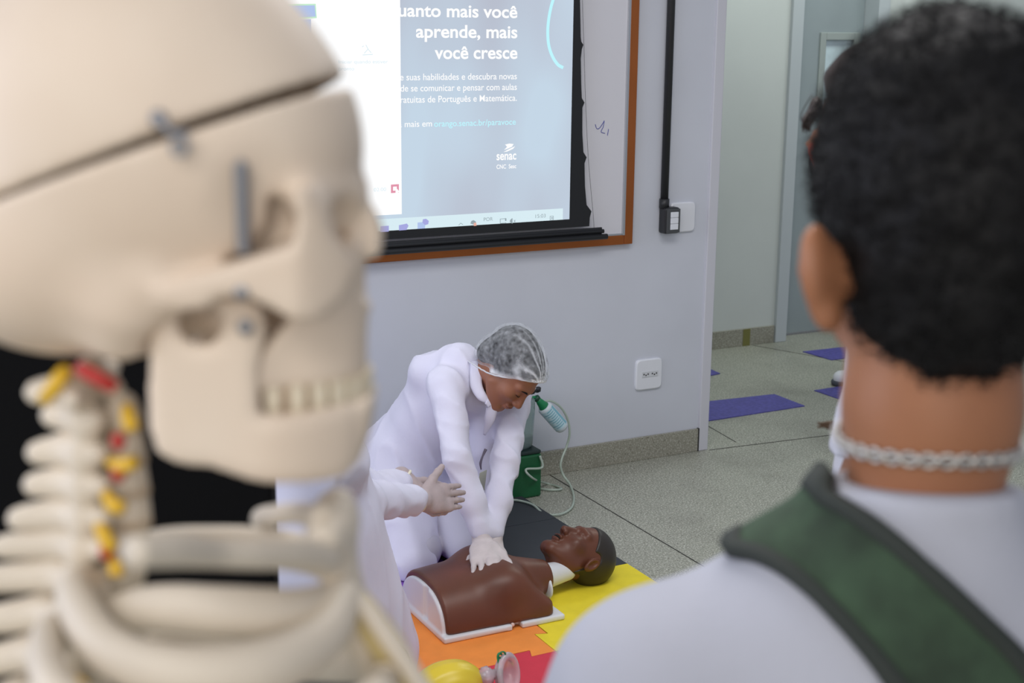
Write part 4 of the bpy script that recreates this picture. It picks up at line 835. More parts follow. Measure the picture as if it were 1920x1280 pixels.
V, Fq = tube_geo([lv(1521, 268, yA - 0.03), lv(1520, 285, yA - 0.03), lv(1526, 305, yA - 0.03), lv(1535, 328, yA - 0.03), lv(1541, 340, yA - 0.03)], [0.003, 0.0045, 0.004, 0.003, 0.002], 10, 24); tag(link('lit_face_edge', room(V), Fq, mat('lit_face_edge', (206, 84, 58), 0.5), pA), 'painted orange light along the face edge')  # orange light on the face edge, put into the colour of this strip
solid('mask', lambda p: ell(to_local(p, hcA, RA, hsA), (0, 0.058, -0.050), (0.058, 0.056, 0.046)) * hsA, hcA - 0.16, hcA + 0.16, 0.004, M['black'], pA, level=True)
tip = []
for i in range(30):
    a = lv(1580, 797 + rng.uniform(-7, 5), yA - 0.06); b = lv(1556, 797 + rng.uniform(-5, 5), yA - 0.06); c = lv(1531 + rng.uniform(0, 24), 797 + rng.uniform(-9, 5), yA - 0.06); tip.append(tube_geo([a, b, c], [0.0035, 0.003, 0.0005], 5, 8))
V, Fq = join(tip); link('ponytail_tip', room(V), Fq, mat('hair_chestnut', (84, 62, 40), 0.6), pA)
# far person in the corridor
shp = fl(1556, 722)
xB, yB = ((shp - FOOT) @ L2R)[0] + 0.185, ((shp - FOOT) @ L2R)[1] - 0.09
pB = thing('person', 'person in the corridor hidden behind the boy, only a white sneaker showing', 'person', room((xB, yB, 0)))
hcB_, RB_, hsB_, _ = tube_person(pB, xB, yB, 1.50, (-1.0, -0.05), tee_m, grey_tr, skin_tan)
def hairB(p):
    q = to_local(p, hcB_, RB_, hsB_); d = head(q, ears=False) - 0.014
    return smax(smax(d, q[1] - 0.01 - 0.7 * np.clip(q[2] - 0.02, 0, 1), 0.01), -(q[2] + 0.085), 0.01) * hsB_
solid('hair', hairB, hcB_ - 0.18, hcB_ + 0.18, 0.007, brown_hair, pB, level=True)
# ---- boy in the foreground seen from behind (level frame)
boy = thing('person', 'curly black-haired boy in white t-shirt with silver chain, seen from behind', 'person', room((0.295, 0.97, 0)))
bx, by = 0.295, 0.95
hcB = A3(bx, by + 0.022, 1.445); RB = frame((0.12, 1, -0.02), (0, 0, 1))
bh = {}
for k in (1, -1):
    bh[k] = dict(sh=A3(bx + k * 0.195, by - 0.02, 1.108), el=A3(bx + k * 0.265, by - 0.02, 0.86), wr=A3(bx + k * 0.25, by + 0.10, 0.64))
    bh[k]['hd'] = dict(W=bh[k]['wr'], d=A3(0, 0.3, -1), n=A3(k, 0, 0), u=A3(0, 1, 0), sc=0.92)
def boybody(p):
    d = head(to_local(p, hcB, RB, 0.98), ears=False) * 0.98
    d = smin(d, chain(p, [A3(bx, by - 0.02, 1.42), A3(bx + 0.002, by - 0.015, 1.33), A3(bx + 0.002, by - 0.010, 1.20)], [0.058, 0.058, 0.050], 0.02), 0.03)
    for k in (1, -1):
        d = smin(d, rc(p, A3(bx + k * 0.03, by - 0.01, 1.20), A3(bx + k * 0.15, by - 0.02, 1.12), 0.045, 0.04), 0.03)
        d = smin(d, chain(p, [bh[k]['sh'], bh[k]['el'], bh[k]['wr']], [0.045, 0.036, 0.026], 0.02), 0.03); d = smin(d, hand(p, **bh[k]['hd']), 0.01)
        d = smin(d, chain(p, [A3(bx + k * 0.08, by, 0.76), A3(bx + k * 0.09, by, 0.42), A3(bx + k * 0.10, by, 0.07)], [0.075, 0.05, 0.036], 0.02), 0.03)
        d = smin(d, rc(p, A3(bx + k * 0.10, by, 0.05), A3(bx + k * 0.11, by + 0.14, 0.035), 0.032, 0.028), 0.02)
    return smin(d, chain(p, [A3(bx, by + 0.01, 1.14), A3(bx, by, 0.8)], [0.075, 0.085]), 0.04)
solid('body', boybody, (-0.06, 0.72, 0.0), (0.66, 1.20, 1.60), 0.0065, skin_tan, boy, level=True)
for sx, ec in ((-1, lv(1534, 520, 0.90)), (1, A3(2 * bx, 0, 0) * A3(1, 0, 0) + lv(1538, 522, 0.90) * A3(-1, 1, 1))):
    Re = frame((0.55 * -sx, 1, 0), (sx * 0.16, 0, 1))
    def ear(p):
        q = to_local(p, ec, Re, 1.0)
        d = ell(q, (0, 0.0, 0.006), (0.011, 0.021, 0.030)); d = smin(d, ell(q, (sx * -0.004, 0.004, -0.026), (0.009, 0.013, 0.012)), 0.012)
        d = smax(d, -ell(q, (sx * 0.010, 0.004, 0.006), (0.008, 0.013, 0.020)), 0.005)
        return smin(d, rc(p, ec + A3(-sx * 0.006, 0.012, 0.004), ec + A3(-sx * 0.030, 0.020, 0.0), 0.016, 0.02), 0.012)
    solid('ear', ear, ec - 0.06, ec + 0.06, 0.0028, skin_tan, boy, level=True)
hcx = lv(1782, 330, 0.955)
def boyhair(p):
    d = ell(p, (bx + 0.004, by + 0.005, 1.500), (0.088, 0.118, 0.106))
    d = smin(d, ell(p, (bx + 0.002, by - 0.035, 1.440), (0.072, 0.078, 0.088)), 0.03)
    d = smax(d, -(p[2] - 1.353 + 0.02 * np.sin(p[0] * 90)), 0.01)
    d = smax(d, p[1] - (by + 0.075), 0.02)
    for k in (1, -1): d = smax(d, -ell(p, (bx + k * 0.100, by + 0.02, 1.405), (0.034, 0.075, 0.048)), 0.012)
    return d - 0.004 * wob(p, 150, 10) - 0.003 * wob(p, 330, 12)
HV = solid('hair', boyhair, (0.16, 0.76, 1.32), (0.44, 1.08, 1.64), 0.0032, black_hair, boy, level=True, relax=1)
hv = np.empty(len(HV.data.vertices) * 3, np.float32); HV.data.vertices.foreach_get('co', hv); hv = hv.reshape(-1, 3) + wloc(boy)
nrm = np.array([v.normal[:] for v in HV.data.vertices])
curls = []; pick = rng.choice(len(hv), 5200, replace=False)
Vs, Fs, nb_ = [], [], 0
for i in pick:
    n_ = nrm[i]; a = unit(np.cross(n_, rng.normal(size=3))); b = np.cross(n_, a); R_ = rng.uniform(0.0022, 0.004); ln = rng.uniform(0.006, 0.014); ph = rng.uniform(0, 6.28)
    t = np.linspace(0, 1, 8); pts = hv[i] + np.outer(t * ln - 0.002, n_) + R_ * (np.outer(np.cos(t * 7 + ph) - math.cos(ph), a) + np.outer(np.sin(t * 7 + ph) - math.sin(ph), b))
    w = 0.0006 * (1.15 - t)[:, None]; T_ = np.gradient(pts, axis=0); s1 = np.cross(T_, n_ + 0.01); s1 /= np.linalg.norm(s1, axis=1)[:, None] + 1e-9; s2 = np.cross(T_, s1); s2 /= np.linalg.norm(s2, axis=1)[:, None] + 1e-9
    V = np.stack([pts + s1 * w, pts - 0.5 * s1 * w + 0.87 * s2 * w, pts - 0.5 * s1 * w - 0.87 * s2 * w], 1).reshape(-1, 3)
    F_ = np.array([(k * 3 + j, k * 3 + (j + 1) % 3, k * 3 + 3 + (j + 1) % 3, k * 3 + 3 + j) for k in range(7) for j in range(3)]) + nb_
    Vs.append(V); Fs.append(F_); nb_ += len(V)
cu = link('hair_curls', np.vstack(Vs), np.vstack(Fs), black_hair, boy); cu['kind'] = 'stuff'
tee_b = mat('tee_grey_white', (180, 182, 193), 0.8, noise=0.02, nscale=10, bump=0.06, bscale=160)
def boytee(p, g=0.0):
    d = chain(p, [A3(bx, by - 0.005, 1.10), A3(bx, by, 0.80), A3(bx, by, 0.68)], [0.155 + g, 0.145 + g, 0.155 + g], 0.04, (0, 1, 0), 0.74)
    d = smin(d, rc(p, A3(bx + 0.14, by - 0.015, 1.09), A3(bx - 0.14, by - 0.015, 1.09), 0.094 + g, 0.094 + g), 0.05)
    for k in (1, -1):
        d = smin(d, rc(p, A3(bx + k * 0.03, by - 0.015, 1.190), A3(bx + k * 0.155, by - 0.02, 1.122), 0.072 + g, 0.068 + g), 0.025)
        a, b = bh[k]['sh'], bh[k]['el']; d = smin(d, smax(rc(p, a, a + (b - a) * 1.1, 0.072 + g, 0.074 + g), (a + (b - a) * 0.80)[2] - p[2], 0.004), 0.035)
    d = smin(d, rc(p, A3(bx, by - 0.024, 1.200), A3(bx, by - 0.022, 1.10), 0.074 + g, 0.096 + g), 0.03); d = smin(d, rc(p, A3(bx + 0.002, by - 0.016, 1.30), A3(bx + 0.002, by - 0.018, 1.235), 0.0695 + g, 0.0715 + g), 0.02)
    d = d + 0.0030 * wob(p, 30, 7, (1.0, 1.0, 0.6)) * (g == 0)
    return smax(smax(d, p[2] - (1.284 - 0.18 * (p[1] - by + 0.07)), 0.004), 0.60 - p[2], 0.005)
solid('t_shirt', boytee, (-0.08, 0.70, 0.58), (0.68, 1.16, 1.34), 0.0065, tee_b, boy, level=True, relax=2)
def surf(fn, px, py, g, y0=0.55, y1=1.10):                              # first meeting of a sight line with the shirt
    o = A3(0, 0, CAM_H); v = lv(px, py, 1.0) - o
    for s in np.linspace(y0, y1, 700):
        q = o + v * s
        if fn(tuple(np.array(c, np.float32) for c in q), g) < 0: return q
    return None
rib = [surf(boytee, x, y, 0.0015) for x, y in ((1562, 899), (1600, 893), (1660, 890), (1720, 889), (1790, 889), (1850, 891), (1905, 894))]
rib = [q for q in rib if q is not None]
if len(rib) > 3:
    V, Fq = tube_geo(rib, 0.0055, 8, 40); link('collar_rib', room(V), Fq, tee_b, boy)
solid('trousers', lambda p: smax(smin(chain(p, [A3(bx + 0.08, by, 0.72), A3(bx + 0.09, by, 0.42), A3(bx + 0.10, by, 0.07)], [0.10, 0.07, 0.06], 0.02), chain(p, [A3(bx - 0.08, by, 0.72), A3(bx - 0.09, by, 0.42), A3(bx - 0.10, by, 0.07)], [0.10, 0.07, 0.06], 0.02), 0.02), 0.045 - p[2], 0.004), (bx - 0.26, by - 0.2, 0.0), (bx + 0.26, by + 0.2, 0.9), 0.009, trouser_d, boy, level=True)
for k in (1, -1):
    solid('shoe', lambda p: np.maximum(rc(p, A3(bx + k * 0.10, by - 0.05, 0.045), A3(bx + k * 0.112, by + 0.15, 0.04), 0.047, 0.040), 0.001 - p[2]), A3(bx + k * 0.10, by, 0) - 0.26, A3(bx + k * 0.10, by, 0) + 0.26, 0.007, shoe_w, boy, level=True)
# silver chain of small rings resting on the neck
rings = []; cc = A3(bx + 0.002, by - 0.014, 1.306)
for i in range(64):
    a = 2 * math.pi * i / 64; rx, ry = 0.0625, 0.0635
    q = cc + A3(rx * math.cos(a), ry * math.sin(a), 0.006 * math.cos(a) ** 2 * -1 + 0.004)
    tn = unit(A3(-rx * math.sin(a), ry * math.cos(a), 0)); up = A3(0, 0, 1) if i % 2 else unit(A3(math.cos(a), math.sin(a), 0.5))
    rings.append(tube_geo([q + 0.0058 * math.cos(t) * tn + 0.0046 * math.sin(t) * up for t in np.linspace(0, 2 * math.pi, 9)[:-1]], 0.0015, 5, closed=True))
V, Fq = join(rings); link('neck_chain', room(V), Fq, mat('silver_chain', (206, 204, 200), 0.35, metal=0.8), boy)
# ---- shoulder bag on one wide green strap
bp_m = mat('pack_green', (52, 72, 53), 0.85, noise=0.25, nscale=26, bump=0.12, bscale=300); bt_m = mat('pack_edging', (44, 50, 46), 0.8, bump=0.1, bscale=400)
bag = thing('shoulder_bag', 'green bag with one wide dark-edged strap across the back of the curly-haired boy', 'shoulder bag', room((bx + 0.24, 0.86, 0.62)))
up_e = [(1545, 912), (1572, 925), (1605, 944), (1650, 973), (1700, 1012), (1750, 1057), (1800, 1104), (1850, 1154), (1892, 1196), (1960, 1275), (2030, 1390), (2080, 1500)]
lo_e = [(1312, 1036), (1360, 1038), (1410, 1050), (1455, 1073), (1500, 1107), (1545, 1148), (1590, 1196), (1630, 1245), (1665, 1295), (1730, 1390), (1830, 1520), (1920, 1640)]
U = [surf(boytee, x, y, 0.006) for x, y in up_e]; Lo = [surf(boytee, x, y, 0.006) for x, y in lo_e]
ok = [i for i in range(len(U)) if U[i] is not None and Lo[i] is not None]
U = [U[i] for i in ok]; Lo = [Lo[i] for i in ok]
def top_z(x, y):
    for z in np.arange(1.30, 0.8, -0.002):
        if boytee((np.float32(x), np.float32(y), np.float32(z)), 0.006) < 0: return z
    return None
def over(q, dx, n=5):                                                  # from the back edge over the shoulder and a little down the chest
    out = []
    for i in range(1, n + 1):
        y = q[1] + i * 0.018; z = top_z(q[0] + dx * i, y)
        if z is None: break
        out.append(A3(q[0] + dx * i, y, z))
    e = out[-1] if out else q
    return out + [e + A3(dx, 0.02, -0.05), e + A3(dx * 2, 0.025, -0.14)]
fU, fL = over(U[0], 0.002), over(Lo[0], 0.004)
k_ = min(len(fU), len(fL)); fU, fL = fU[:k_], fL[:k_]
Us = smooth_path(fU[::-1] + U, 60); Ls = smooth_path(fL[::-1] + Lo, 60)
def strap(Us, Ls, mirror=False):
    n, k = len(Us), 13; fr = np.linspace(0, 1, k)
    G = np.stack([Us * (1 - f) + Ls * f for f in fr], 1)
    # lay every point on the cloth
    for i in range(n):
        for j in range(k):
            q = G[i, j].copy()
            for _ in range(6):
                d = float(boytee(tuple(np.array(c, np.float32) for c in q), 0.0)); e = 1e-3
                gr = np.array([float(boytee(tuple(np.array(c, np.float32) for c in q + e * np.eye(3)[m]), 0.0)) - d for m in range(3)]) / e
                q = q - gr * (d - 0.007) / max(gr @ gr, 1e-3)
                if abs(d - 0.007) < 5e-4: break
            if np.linalg.norm(q - G[i, j]) < 0.05: G[i, j] = q
    if mirror: G = G.copy(); G[..., 0] = 2 * bx - G[..., 0]
    gn = np.cross(np.gradient(G, axis=0), np.gradient(G, axis=1)); gn /= np.linalg.norm(gn, axis=2)[..., None] + 1e-9
    if gn[n - 8, k // 2][1] > 0: gn = -gn
    def sheet(j0, j1, th0, th1):
        g0 = G[:, j0:j1] + gn[:, j0:j1] * th1; g1 = G[:, j0:j1] - gn[:, j0:j1] * 0.004; m = j1 - j0; V = np.vstack([g0.reshape(-1, 3), g1.reshape(-1, 3)]); N_ = n * m; Fq = []
        for i in range(n - 1):
            for j in range(m - 1):
                a = i * m + j; Fq += [(a, a + 1, a + m + 1, a + m), (N_ + a + m, N_ + a + m + 1, N_ + a + 1, N_ + a)]
            a = i * m; Fq += [(a, a + m, N_ + a + m, N_ + a)]; a = i * m + m - 1; Fq += [(a + m, a, N_ + a, N_ + a + m)]
        return room(V), Fq
    link('strap', *sheet(1, k - 1, 0, 0.004), bp_m, bag); link('strap_edging', *sheet(0, 3, 0, 0.006), bt_m, bag); link('strap_edging', *sheet(k - 3, k, 0, 0.006), bt_m, bag)
strap(Us, Ls)
def packf(p):
    q = (np.abs(p[0] - bx - 0.235) - 0.03, np.abs(p[1] - (by - 0.03)) - 0.09, np.abs(p[2] - 0.78) - 0.12)
    return np.sqrt(np.maximum(q[0], 0) ** 2 + np.maximum(q[1], 0) ** 2 + np.maximum(q[2], 0) ** 2) - 0.035 + 0.003 * wob(p, 40, 6)
solid('bag_body', packf, (bx + 0.13, by - 0.18, 0.60), (bx + 0.32, by + 0.12, 0.96), 0.008, bp_m, bag, level=True)
# ---------------------------------------------------------------- anatomical skeleton (level frame, midplane Y0 metres ahead)
Y0 = 0.70; SS = Y0 / FPX
bone = mat('bone_cream', (230, 214, 195), 0.5, nscale=9, rgb2=(222, 202, 181))
bone2 = mat('bone_pale', (218, 206, 188), 0.5, noise=0.04, nscale=16); cart = mat('cartilage', (206, 186, 132), 0.4)
steel = mat('steel', (150, 152, 158), 0.35, metal=0.7); red_m = mat('artery_red', (178, 46, 40), 0.4); yel_m = mat('nerve_yellow', (222, 178, 40), 0.4)
disc_m = mat('disc_tan', (196, 176, 150), 0.5); seam_m = mat('tooth_enamel', (226, 214, 190), 0.35)
sk = thing('anatomical_skeleton', 'cream anatomical skeleton model with hinged skull cap in the left foreground', 'skeleton model', room((-0.235, Y0 + 0.02, 0)))
def X(px, py, D=Y0): q = lv(px, py, D); return (q[0], q[2])
def C3(px, py, ay=0.0, side=-1): D = Y0 + side * ay; return lv(px, py, D)
def P2(pts, D=Y0): return [X(x, y, D) for x, y in pts]
clo, chi = A3(-0.335, Y0 - 0.10, 1.315), A3(-0.045, Y0 + 0.10, 1.665); hh = 0.0022
cutA, cutB = X(640, 150), X(0, 374); capA, capB = X(640, 126), X(0, 371)
def side_of(p, a, b): return ((b[0] - a[0]) * (p[2] + 0.075 * (p[1] - Y0 + 0.06) - a[1]) - (b[1] - a[1]) * (p[0] - a[0])) / math.hypot(b[0] - a[0], b[1] - a[1])
def vault(p, g=0.0):
    c = X(285, 270); f = X(475, 275); o = X(95, 480)
    d = ell(p, (c[0], Y0, c[1]), (365 * SS + g, 0.076 + g, 385 * SS + g))
    d = smin(d, ell(p, (f[0], Y0, f[1]), (186 * SS + g, 0.056 + g, 190 * SS + g)), 0.025)
    return smin(d, ell(p, (o[0], Y0, o[1]), (200 * SS + g, 0.062 + g, 176 * SS + g)), 0.03)
def cranium(p):
    ay = np.abs(p[1] - Y0); q = (p[0], ay, p[2])
    v = vault(p); v = smax(v, -ell(q, (*X(545, 395, 0.65)[:1], 0.078, X(545, 395, 0.65)[1]), (0.030, 0.020, 0.034)), 0.012); fo = poly2(p[0], p[2], P2([(400, 500), (462, 470), (498, 425), (503, 375), (538, 362), (556, 382), (558, 445), (520, 466)], 0.645)); v = smax(v, -np.maximum(fo, 0.034 - ay), 0.005)
    d = np.maximum(v, -vault(p, -0.007)); d = np.minimum(d, np.maximum(fo - 0.008, np.abs(ay - 0.029) - 0.005)); d = smax(d, -side_of(p, cutA, cutB), 0.002)
    d = smax(d, -np.maximum(poly2(p[0], p[2], P2([(275, 555), (640, 470), (690, 560), (640, 800), (275, 800)])), ay - 0.2), 0.006)
    # base of the skull and mastoids
    d = smin(d, np.maximum(rc(q, (*X(238, 585, 0.65)[:1], 0.050, X(238, 585, 0.65)[1]), (*X(222, 632, 0.65)[:1], 0.046, X(222, 632, 0.65)[1]), 0.012, 0.008), -1), 0.030)
    d = smin(d, rc(q, (X(300, 520, 0.65)[0], 0.058, X(300, 520, 0.65)[1]), (X(330, 548, 0.65)[0], 0.060, X(330, 548, 0.65)[1]), 0.006, 0.005), 0.016)
    d = smin(d, rc(p, (X(270, 575)[0], Y0, X(270, 575)[1]), (X(430, 560)[0], Y0, X(430, 560)[1]), 0.022, 0.016), 0.015)
    d = smin(d, rc(q, (X(430, 575)[0], 0.012, X(430, 575)[1]), (X(470, 680)[0], 0.022, X(470, 680)[1]), 0.010, 0.008), 0.01)
    # cheek bone and arch
    Z = poly2(p[0], p[2], P2([(300, 528), (360, 505), (440, 487), (500, 468), (560, 448), (566, 400), (556, 350), (585, 345), (612, 385), (628, 440), (655, 475), (668, 505), (645, 560), (600, 592), (556, 586), (515, 562), (470, 543), (425, 545), (400, 566), (352, 570), (318, 560)], 0.648))
    xc = np.clip((p[0] - X(560, 480, 0.648)[0]) / 0.030, 0, 1)
    d = smin(d, np.sqrt(np.maximum(Z + 0.004, 0) ** 2 + np.maximum(np.abs(ay - (0.064 - 0.030 * xc ** 1.5)) - 0.003, 0) ** 2) - 0.0042, 0.006)
    # upper jaw, nose bones
    mx_ = poly2(p[0], p[2], P2([(600, 470), (664, 440), (700, 476), (694, 545), (708, 556), (691, 590), (688, 640), (690, 696), (630, 699), (540, 698), (470, 696), (500, 640), (560, 570)]))
    w = 0.0322 * np.sqrt(np.clip(1 - ((p[0] - X(500, 600)[0]) / (195 * SS)) ** 2, 0.02, 1))
    d = smin(d, smax(mx_, ay - (np.where(p[0] < X(500, 600)[0], 0.0385, w * 1.19) + 0.005 * np.clip((X(575, 600)[0] - p[0]) / 0.018, 0, 1) ** 2) - 0.001, 0.006), 0.010)
    nb = poly2(p[0], p[2], P2([(640, 345), (668, 352), (704, 394), (719, 432), (714, 478), (700, 482), (672, 440), (648, 400)]))
    d = smin(d, smax(nb, ay - 0.0085, 0.004), 0.008)
    d = smin(d, rc(q, (X(600, 352)[0], 0.045, X(600, 352)[1]), (X(652, 362)[0], 0.014, X(652, 362)[1]), 0.009, 0.008), 0.010)
    d = smax(d, -ell(q, (X(652, 430, 0.668)[0], 0.031, X(652, 430, 0.668)[1]), (0.0145, 0.017, 0.0145)), 0.006)
    d = smax(d, -ell(q, (X(700, 520)[0], 0.0, X(700, 520)[1]), (0.012, 0.010, 0.013)), 0.004)
    return d
skull = solid('skull', cranium, clo, chi, hh, bone, sk, level=True, relax=2)
def capf(p): return smax(np.maximum(vault(p), -vault(p, -0.007)), side_of(p, capA, capB), 0.002)
so_ = solid('skull_cap', capf, clo, chi, hh + 0.0006, bone, sk, level=True, relax=2)
def mand(p):
    ay = np.abs(p[1] - Y0)
    m = poly2(p[0], p[2], P2([(286, 580), (281, 690), (283, 795), (298, 842), (340, 865), (400, 870), (480, 897), (560, 906), (640, 912), (668, 892), (683, 830), (690, 768), (640, 766), (560, 766), (500, 762), (498, 680), (512, 615), (503, 566), (480, 545), (440, 540), (340, 540), (300, 556)], 0.662)); m = smax(m, -(np.sqrt((p[0] - X(378, 604, 0.655)[0]) ** 2 + (p[2] - X(378, 604, 0.655)[1]) ** 2) - 0.0084), 0.002)
    x0, x1_ = X(470, 800, 0.672)[0], X(690, 800, 0.69)[0]
    up_ = np.clip((p[2] - X(560, 850)[1]) / (X(560, 760)[1] - X(560, 850)[1]), 0, 1) * 0 + np.clip((p[0] - X(490, 700, 0.655)[0]) / 0.045, 0, 1) ** 2
    yc = (0.047 - 0.0120 * up_) * np.sqrt(np.clip(1 - (np.clip(p[0] - x0, 0, None) / (x1_ - x0 + 0.004)) ** 2, 0, 1)); th = 0.0045 + 0.003 * np.clip((p[0] - x0) / 0.05, 0, 1)
    a = np.abs(ay - yc) - th; a = np.where(p[0] > x1_ - 0.010, np.minimum(a, ay - 0.024), a)
    return smax(m, a, 0.011) + 0 * p[1]
solid('mandible', mand, clo, chi, hh, bone, sk, level=True, relax=2)
xa, xb_ = X(470, 730)[0], X(692, 730)[0]
def arch_y(x, w): return w * math.sqrt(max(0.0, 1 - (max(0, x - xa) / (xb_ - xa + 0.002)) ** 2))
backing_m = mat('backing_brown', (204, 178, 154), 0.5)  # brown strip behind the teeth, showing as lines between them
for row, (y0_, y1_), ww in (('upper_tooth', (690, 729), 0.0378), ('lower_tooth', (730, 770), 0.0376)):
    ga = [A3(xa + (xb_ - xa) * math.sin(t) * 0.985, Y0 - (ww - 0.0028) * math.cos(t), 0) for t in np.linspace(0.0, math.pi, 41)]
    zt, zb_ = X(600, y0_ - 4)[1], X(600, y1_ + 4)[1]; nrm_ = [unit(A3(g_[0] - xa + 0.02, (g_[1] - Y0) * 1.5, 0)) for g_ in ga]
    V = [g_ + A3(0, 0, z_) + n_ * o_ for z_, o_ in ((zt, 0.0), (zb_, 0.0), (zb_, -0.002), (zt, -0.002)) for g_, n_ in zip(ga, nrm_)]
    Fq = [(r_ * 41 + i, r_ * 41 + i + 1, ((r_ + 1) % 4) * 41 + i + 1, ((r_ + 1) % 4) * 41 + i) for r_ in range(4) for i in range(40)]
    link('tooth_backing', room(V), Fq, backing_m, skull)
    th_ = np.linspace(0.10, 1.49, 8)
    for sd_ in (-1, 1):
        for t in th_:
            x = xa + (xb_ - xa) * math.sin(t) * 0.985; ayy = ww * math.cos(t)
            zt, zb_ = X(600, y0_)[1], X(600, y1_)[1]; tw = 0.0036 if t > 0.9 else 0.0041
            dirx = A3((xb_ - xa) * math.cos(t), sd_ * -ww * math.sin(t) * -1 * -1, 0); dirx = unit(dirx); nn = A3(-dirx[1], dirx[0], 0)
            c_ = A3(x, Y0 + sd_ * ayy, 0); prof = [(-tw * 0.8, 0.0), (-tw, 0.6), (-tw * 0.85, 1.0), (tw * 0.85, 1.0), (tw, 0.6), (tw * 0.8, 0.0)]
            V, Fq = prism([(a, (zb_ + (zt - zb_) * (b if row == 'lower_tooth' else 1 - b))) for a, b in prof], 0.0062, dirx, (0, 0, 1), nn, c_ - nn * 0.0031)
            link('tooth', room(V), Fq, seam_m, skull, smooth=False)
def helix(a, b, r, turns, wr):
    a, b = A3(*a), A3(*b); ax = unit(b - a); u = unit(np.cross(ax, A3(0, 1, 0.1))); v = np.cross(ax, u); L_ = np.linalg.norm(b - a)
    return tube_geo([a + ax * L_ * t + r * (u * math.cos(6.283 * turns * t) + v * math.sin(6.283 * turns * t)) for t in np.linspace(0, 1, turns * 10)], wr, 5)
V, Fq = helix(C3(451, 308, 0.070), C3(457, 472, 0.060), 0.0028, 30, 0.0009); link('jaw_spring', room(V), Fq, steel, sk)
V, Fq = tube_geo([C3(451, 300, 0.068), C3(457, 478, 0.058)], 0.0016, 8); link('spring_core', room(V), Fq, steel, sk)
V, Fq = lathe_geo([(0.0035, 0), (0.0045, 0.002), (0.002, 0.004)], C3(455, 545, 0.068), (0, -1, 0), 14); link('screw', room(V), Fq, steel, sk)
V, Fq = lathe_geo([(0.0034, 0), (0.0040, 0.002), (0.002, 0.0035)], C3(461, 612, 0.0535), (0, -1, 0), 14); link('screw', room(V), Fq, steel, sk)
V, Fq = join([tube_geo([C3(300, 222, 0.078), C3(306, 232, 0.081), C3(318, 246, 0.081), C3(336, 252, 0.080), C3(350, 248, 0.079)], 0.0018, 8, 24), lathe_geo([(0.003, 0), (0.0042, 0.003), (0.002, 0.005)], C3(300, 222, 0.074), (0, -1, 0), 14),
              tube_geo([C3(336 + 13 * math.cos(t), 276 + 13 * math.sin(t), 0.0795) for t in np.linspace(0, 6.283, 25)[:-1]], 0.0014, 6, closed=True), tube_geo([C3(338, 252, 0.080), C3(336, 266, 0.080)], 0.0018, 6)])
link('cap_latch', room(V), Fq, steel, sk)
# spine
vb = [((205, 722), (70, 735), 0.034, 0.6), ((232, 772), (100, 778), 0.022, 0.8), ((236, 832), (72, 848), 0.022, 0.9), ((240, 890), (66, 908), 0.022, 0.95), ((243, 946), (36, 972), 0.023, 1.0), ((242, 1004), (8, 1024), 0.024, 1.05), ((232, 1062), (-38, 1088), 0.026, 1.1), ((214, 1124), (-60, 1170), 0.028, 1.2), ((190, 1190), (-80, 1255), 0.028, 1.25), ((164, 1260), (-100, 1350), 0.028, 1.3), ((140, 1335), (-120, 1440), 0.028, 1.3), ((120, 1412), (-130, 1530), 0.028, 1.3)]
for i, (c_, tp, tw, s_) in enumerate(vb):
    c = C3(*c_); t = C3(*tp); nx_ = C3(*vb[min(i + 1, len(vb) - 1)][0]); pv = C3(*vb[max(i - 1, 0)][0]); dn = unit(nx_ - pv); bk = unit(t - c)
    def vf(p):
        q = (p[0], np.abs(p[1] - Y0) + 0, p[2]); cy = A3(c[0], 0, c[2]); ty = A3(t[0], 0, t[2])
        d = rc(p, c - dn * 0.004 * s_, c + dn * 0.004 * s_, 0.0105 * s_, 0.0115 * s_)
        arch = cy + bk * 0.020 * s_
        d = smin(d, rc(q, cy + bk * 0.010 + A3(0, 0.012, 0), cy + bk * 0.008 - dn * 0.002 + A3(0, tw, 0), 0.0065, 0.0055), 0.006)
        d = smin(d, rc(q, arch + A3(0, 0.017, 0) - dn * 0.008, arch + A3(0, 0.017, 0) + dn * 0.008, 0.0065, 0.0065), 0.006)
        d = smin(d, rc(q, arch + A3(0, 0.016, 0), cy + bk * 0.032 * s_ , 0.0075, 0.0090), 0.006)
        return smin(d, rc(q, cy + bk * 0.030 * s_, ty, 0.0105, 0.0068), 0.006)
    lo = np.minimum(np.minimum(c, t), c) - A3(0.022, 0.048, 0.024); hi = np.maximum(c, t) + A3(0.022, 0.048, 0.024)
    solid('cervical_vertebra' if i < 7 else 'thoracic_vertebra', vf, lo, hi, 0.0026, bone2, sk, level=True)
    if 0 < i < len(vb) - 1:
        m_ = (c + nx_) / 2; V, Fq = lathe_geo([(0.008 * s_, -0.0035), (0.0118 * s_, -0.002), (0.0118 * s_, 0.002), (0.008 * s_, 0.0035)], m_, dn, 20); link('intervertebral_disc', room(V), Fq, disc_m, sk)
def tb(name, pts, r, m, flat=1.0, fd=None, n=40, seg=12):
    V, Fq = tube_geo([C3(*q) for q in pts], r, seg, n, flat=flat, flat_dir=fd); return link(name, room(V), Fq, m, sk)
tb('vertebral_artery', [(150, 690, 0.030), (168, 700, 0.034), (190, 712, 0.036), (216, 726, 0.034)], [0.0038, 0.0042, 0.0042, 0.0036], red_m)
for y, x in ((826, 222), (886, 222), (1032, 200)): tb('vertebral_artery', [(x - 2, y - 12, 0.026), (x, y, 0.0275), (x, y + 12, 0.026)], [0.003, 0.0042, 0.003], red_m, n=10)
tb('nerve_root', [(124, 694, 0.026), (112, 710, 0.032), (98, 730, 0.032), (84, 748, 0.026)], [0.0036, 0.0044, 0.0044, 0.0036], yel_m)
